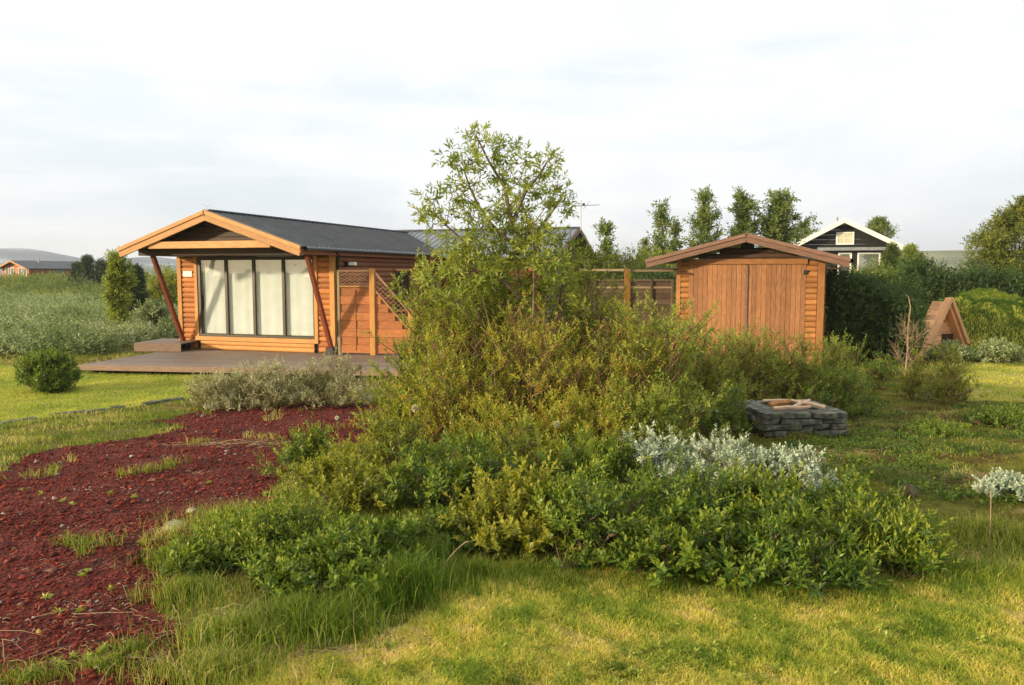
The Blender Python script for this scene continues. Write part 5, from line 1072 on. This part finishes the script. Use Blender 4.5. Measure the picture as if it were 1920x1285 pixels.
def _tree(name, label, cat, base_, tk, cl, leafm, seed, ns, nl, ll, lw, young, tr, group):
    rs = np.random.RandomState(seed); B = np.array(base_); o = thing(name, label, cat, base_, 0, group); SP, SD, hue, st = [], [], [], []; ax = np.concatenate(tk)
    for c in cl:
        cc = np.array(c[:3]) - B; h = rs.uniform(.2, .8); d = unit(rs.normal(size=(ns, 3))); SP.append(cc + d * c[3] * rs.uniform(.2, 1, (ns, 1))); SD.append(unit(d + rs.normal(size=(ns, 3)) * .3 + [0, 0, .6])); hue.append(h + rs.normal(0, .1, ns))
        below = ax[ax[:, 2] < cc[2]]; below = below if len(below) else ax; q = below[np.argmin(np.linalg.norm((below - cc) * [1, 1, .6], axis=1))]; st.append(bez(q, (q + cc) / 2, cc, 4))
    SP = np.concatenate(SP); SD = np.concatenate(SD)
    V, F, T = leaves(rs, SP, SD, ll * 2.2 * rs.uniform(.6, 1.2, len(SP)), nl, ll, lw, young=young, hue=np.concatenate(hue))
    obj('crown', mesh_np('crown', V, F, leafm, T), o); V, F = tube_np(tk, tr[0], tr[1], 6); obj('trunk', mesh_np('trunk', V, F, M['bark'], smooth=True), o)
    V, F = tube_np(st, tr[1] * .7, tr[1] * .25, 3); obj('branches', mesh_np('branches', V, F, M['bark']), o, kind='stuff'); return o
M['willow_o'] = G('olive tree leaf', [(0.0, (0.07, 0.10, 0.018)), (0.5, (0.16, 0.20, 0.032)), (1.0, (0.32, 0.34, 0.06))], (0.40, 0.40, 0.08), 0.4)
tree_oval('willow_tree', 'big rounded willow tree at the right edge above the hedge', 1912, 31, 380, 575, 205, M['willow_o'], 501, 420, 0.13, 0.13, 0.055, dens=15, young=0.45)
GP = 'slim trees behind the shed roof'
for i, (lb, px, Y, top, base, wpx, nc, df) in enumerate([
 ('slender twin topped poplar left of the shed roof', 1238, 33, 376, 500, 42, 70, 12), ('small thin poplar close beside the slender one', 1262, 34, 415, 500, 26, 36, 10), ('tall open poplar above the left roof slope of the shed', 1316, 33, 366, 490, 62, 110, 13),
 ('dense poplar above the shed roof peak', 1388, 34, 364, 490, 66, 140, 15), ('broadest dense poplar above the right roof slope', 1458, 34, 362, 490, 84, 220, 16), ('low tree between the broad poplar and black house', 1503, 66, 418, 490, 62, 80, 13),
 ('lone pencil thin sapling above the fence', 1135, 30, 424, 500, 22, 30, 10), ('tiny dark treetop left of the slender poplar', 1208, 40, 452, 500, 14, 14, 10)]):
    tree_oval('poplar', lb, px, Y, top, base, wpx * 1.15, M['poplar'], 510 + 3 * i, nc, 0.19, 0.15, 0.07, dens=max(4, int(df * .38)), young=0.3, group=GP, shape='column', tr=(0.05, 0.012))
tree_oval('garden_tree', 'small round tree peeping over the black house roof', 1640, 62, 415, 470, 60, M['poplar'], 540, 70, 0.25, 0.2, 0.09, dens=14)
tree_oval('garden_tree', 'leafy tree covering the right corner of the black house', 1668, 38, 466, 520, 40, M['poplar'], 543, 80, 0.25, 0.12, 0.06, dens=14, young=0.5)
tree_oval('garden_tree', 'pale young tree right of the black house', 1702, 36, 464, 520, 32, M['willow_t'], 546, 40, 0.25, 0.12, 0.05, dens=12)
# left side trees
tree_oval('garden_tree', 'yellow green slim tree standing in the scrub left of the cabin', 222, 25, 482, 640, 46, M['willow_t'], 550, 130, 0.24, 0.10, 0.045, dens=14, shape='column', tr=(0.05, 0.012))
tree_oval('conifer', 'dark conical conifer right behind the yellow green tree', 258, 31, 503, 585, 44, M['conifer'], 553, 150, 0.2, 0.10, 0.03, dens=16, shape='cone', group='dark conifers at left', cat='conifer')
for i, (lb, px, top, wpx, Y) in enumerate([('pointed dark conifer just right of the far cabin', 168, 486, 24, 70), ('lower dark conifer second from the far cabin', 192, 494, 26, 70), ('small dark conifer third from the far cabin', 208, 498, 18, 72), ('squat conifer touching the far cabin roof end', 148, 500, 20, 74)]):
    tree_oval('conifer', lb, px, Y, top, 528, wpx, M['conifer'], 560 + 3 * i, 50, 0.25, 0.22, 0.08, dens=12, shape='cone', group='dark conifers at left', z0=0.4 if px < 200 else -.4, cat='conifer')
for i, (lb, px, Y, top, wpx, mt) in enumerate([('olive willow seen between the porch brace and the left tree', 300, 33, 512, 70, M['willow_y']), ('green willow behind the left porch brace', 322, 36, 496, 60, M['willow_t']), ('rust green low willow left of the cabin wall', 285, 27, 560, 70, M['greyscrub'])]):
    shrub('field_willow', lb, px, Y, top, wpx, mt, rt, 580 + i, n1=50, n2=8, nsh=3, nl=7, ll=0.12, lw=0.05, shoot=0.2, group='willows left of the cabin')
beam_p = at(306, 500, 30)
# scrub field as one mass
def scrub(name, label, leafm, n, x_fn, seed, hmean, ll, lw, cat='scrub'):
    rs = np.random.RandomState(seed); SP, SD, hue = [], [], []
    X, Y = x_fn(rs, n); X = X[:n]; Y = Y[:n]; hgt = hmean * (0.75 + 0.6 * nz(X, Y, 4, seed) + 0.2 * rs.rand(len(X))); z = gz(X, Y); hcl = 0.5 + 0.38 * nz(X, Y, 3.5, seed + 1)
    ns = 9
    for k in range(len(X)):
        d = unit(rs.normal(size=(ns, 3)) + [0, -0.3, 0.5]); s_ = 0.28 + 0.006 * Y[k]
        SP.append(np.array([X[k], Y[k], z[k] + max(0.12, hgt[k]) * rs.uniform(0.4, 1.0)]) + d * s_ * rs.uniform(.2, 1, (ns, 1))); SD.append(unit(d + [0, 0, .8])); hue.append(hcl[k] + rs.normal(0, .12, ns))
    SP = np.concatenate(SP); SD = np.concatenate(SD); SP[:, 2] = np.maximum(SP[:, 2], np.repeat(z, ns))
    V, F, T = leaves(rs, SP, SD, ll * 1.8 * rs.uniform(.6, 1.2, len(SP)), 6, ll, lw, young=0.3, hue=np.concatenate(hue))
    return tag(obj(name, mesh_np(name, V, F, leafm, T), kind='stuff'), label, cat)
def fld(rs, n):
    y = 20.5 * (57 / 20.5) ** rs.rand(n * 3); x = rs.uniform(-0.74, -0.40, n * 3) * y; ok = ~((x > -11) & (y < 28)) & (nz(x, y, 7, 700) > -0.75); return x[ok], y[ok]
scrub('willow_scrub', 'grey green willow scrub covering the field left of the cabin', M['greyscrub'], 3600, fld, 701, 0.38, 0.10, 0.045)
def fld2(rs, n): y = 58 + 18 * rs.rand(n * 3); x = rs.uniform(-0.72, -0.50, n * 3) * y; ok = nz(x, y, 6, 705) > -0.2; return x[ok], y[ok]
scrub('bank_scrub', 'dark green scrub on the grassy bank below the far cabin', M['poplar'], 900, fld2, 702, 0.16, 0.14, 0.08)
def fld3(rs, n): y = 36 * (110 / 36) ** rs.rand(n * 3); x = rs.uniform(-0.50, 0.78, n * 3) * y; return x, y
scrub('far_scrub', 'mixed green scrub over the land behind cabins and hedges', M['willow_t'], 1800, fld3, 703, 0.9, 0.2, 0.09)
# creeping plants in the clearing
def fld4(rs, n): y = rs.uniform(5.6, 14, n * 3); x = rs.uniform(1.6, 0.72 * y, n * 3); ok = (nz(x, y, 1.6, 710) > 0.0) & (x < 0.72 * y); return x[ok], y[ok]
rs = np.random.RandomState(720); X, Y = fld4(rs, 2600); X, Y = X[:2400], Y[:2400]
SP = np.stack([X, Y, gz(X, Y) + 0.01], -1); SP = np.repeat(SP, 3, axis=0) + rs.normal(0, .05, (len(X) * 3, 3)) * [1, 1, 0]; SD = unit(rs.normal(size=(len(SP), 3)) * .6 + [0, 0, .8])
V, F, T = leaves(rs, SP, SD, 0.05 * rs.uniform(.5, 1.5, len(SP)), 7, 0.032, 0.017, young=.3, hue=np.clip(0.45 + .3 * nz(SP[:, 0], SP[:, 1], 1, 5), 0, 1))
tag(obj('ground_cover', mesh_np('ground_cover', V, F, M['willow'], T), kind='stuff'), 'low creeping green plants over the mossy clearing', 'ground cover')

rs = np.random.RandomState(725); WX, WY_ = [], []
for px_, py_, cnt, sp in ((1230, 1245, 26, .12), (1180, 1275, 14, .08), (1480, 1250, 10, .15), (960, 1240, 8, .12), (1700, 1200, 12, .2), (1330, 1170, 8, .15), (180, 1240, 14, .1), (430, 1180, 12, .12), (120, 1120, 6, .3), (250, 1050, 8, .3), (200, 930, 8, .4), (620, 1230, 8, .15)):
    a_, b_ = ground_at(px_, py_); WX.append(a_ + rs.normal(0, sp, cnt)); WY_.append(b_ + rs.normal(0, sp * .6, cnt))
X, Y = np.concatenate(WX), np.concatenate(WY_); SP = np.stack([X, Y, gz(X, Y) + 0.004], -1); SP = np.repeat(SP, 2, axis=0); SD = unit(rs.normal(size=(len(SP), 3)) * .5 + [0, 0, 1])
V, F, T = leaves(rs, SP, SD, np.full(len(SP), 0.022), 8, 0.036, 0.016, spread=(1.45, 0.9), young=.5, hue=np.full(len(SP), .7))
tag(obj('lawn_weeds', mesh_np('lawn_weeds', V, F, M['willow_t'], T), kind='stuff'), 'small leafy green weeds scattered in the lawn and gravel', 'weeds')
rs = np.random.RandomState(731); n = 60000; y = 5.2 * (15 / 5.2) ** rs.rand(n); x = 1.4 + (0.72 * y - 1.4) * rs.rand(n); pt = nz(x, y, 0.5, 732) + 0.6 * nz(x, y, 0.17, 733)
_, lw_ = cover(x, y); ok = (pt > -0.1) & ~lw_; x, y = x[ok][:30000], y[ok][:30000]
V, F, T = blades(rs, x, y, 0.014 * y ** 0.4 * rs.uniform(0.4, 1.4, len(x)), 0.0018 * y ** 0.7 * rs.uniform(0.6, 1.3, len(x)), np.clip(0.28 + 0.30 * nz(x, y, 0.9, 734) + rs.normal(0, .2, len(x)), 0, 1), lean=1.5)
M['moss'] = G('mossy stubble', [(0.0, (0.10, 0.13, 0.02)), (0.35, (0.24, 0.25, 0.04)), (0.6, (0.22, 0.13, 0.06)), (0.8, (0.46, 0.36, 0.17)), (1.0, (0.62, 0.52, 0.32))], (0.4, 0.35, 0.1), 0.25, 0.8, 0.1)
tag(obj('moss_stubble', mesh_np('moss_stubble', V, F, M['moss'], T), kind='stuff'), 'olive moss and dry stubble covering the rough clearing', 'moss')

# seed heads on stalks
def seedhead(label, px, py, Y, r, base_py, mat, lean=0.0, red=False):
    p = at(px, py, Y); bxp = (px - 960) / FPX * Y + lean; b = (bxp, Y, float(gz(bxp, Y))); o = thing('seed_head', label, 'flower', b, 0, 'seed heads above the thicket')
    V, F = tube_np([bez(np.zeros(3), np.array([0, 0, (p[2] - b[2]) * .5]), np.array([p[0] - b[0], 0, p[2] - b[2]]), 6)], 0.004, 0.002, 5); obj('stalk', mesh_np('stalk', V, F, M['redtwig'] if red else M['paletwig']), o)
    rs = np.random.RandomState(int(px)); c = np.array([p[0] - b[0], 0, p[2] - b[2]]); d = unit(rs.normal(size=(160, 3)))
    V, F, T = leaves(rs, np.repeat(c[None], 160, 0), d, np.full(160, r * .6), 3, r * .55, r * .25, young=.8, hue=np.full(160, .8)); obj('fluff', mesh_np('fluff', V, F, mat, T), o)
seedhead('white round seed head on a red stalk over the red gravel', 632, 784, 6.6, 0.022, 830, M['silver'], red=True)
seedhead('large pale fluffy seed head on a reddish stalk left of centre', 778, 766, 6.9, 0.04, 830, M['blossom'], -0.05, True)
seedhead('small white seed head left of the fire pit', 1344, 771, 9.2, 0.022, 800, M['silver'])
seedhead('pale yellow catkin in front of the tall willow', 1044, 795, 6.7, 0.035, 830, M['blossom'])
st = thing('dry_stalk', 'single tall pale dry grass stalk at the right in the moss', 'grass stalk', (*ground_at(1852, 1045), 0.0)); tube_obj('stalk', st, [(0, 0, -0.1), (0.005, 0, 0.2), (0, 0, 0.36)], 0.003, M['paletwig'], 4); tube_obj('seed_tip', st, [(0, 0, 0.36), (0, 0, 0.42)], 0.006, M['paletwig'], 4, 0.001)
st = thing('dry_stalk', 'bent pale grass stalk leaning right over the dark hollow', 'grass stalk', (*ground_at(815, 1095), 0.0)); tube_obj('stalk', st, bez(np.array([0, 0, 0]), np.array([0.05, 0, 0.15]), np.array([0.17, 0, 0.24]), 6), 0.003, M['paletwig'], 4); tube_obj('seed_tip', st, [(0.17, 0, 0.24), (0.20, 0, 0.245)], 0.006, M['paletwig'], 4, 0.001)

# ================================================================== HAZE
V, F = box_vf(-1900, 1900, -60, 1900, -16, 70)
m = bpy.data.materials.new('thin evening haze'); m.use_nodes = True; nd = m.node_tree.nodes; nd.clear(); o_ = nd.new('ShaderNodeOutputMaterial'); pv = nd.new('ShaderNodeVolumePrincipled')
pv.inputs['Color'].default_value = (0.80, 0.87, 0.96, 1); pv.inputs['Density'].default_value = 0.00042; pv.inputs['Anisotropy'].default_value = 0.2; m.node_tree.links.new(pv.outputs[0], o_.inputs['Volume'])
HZ = obj('haze', mesh_py('haze', V, F, m), kind='stuff')
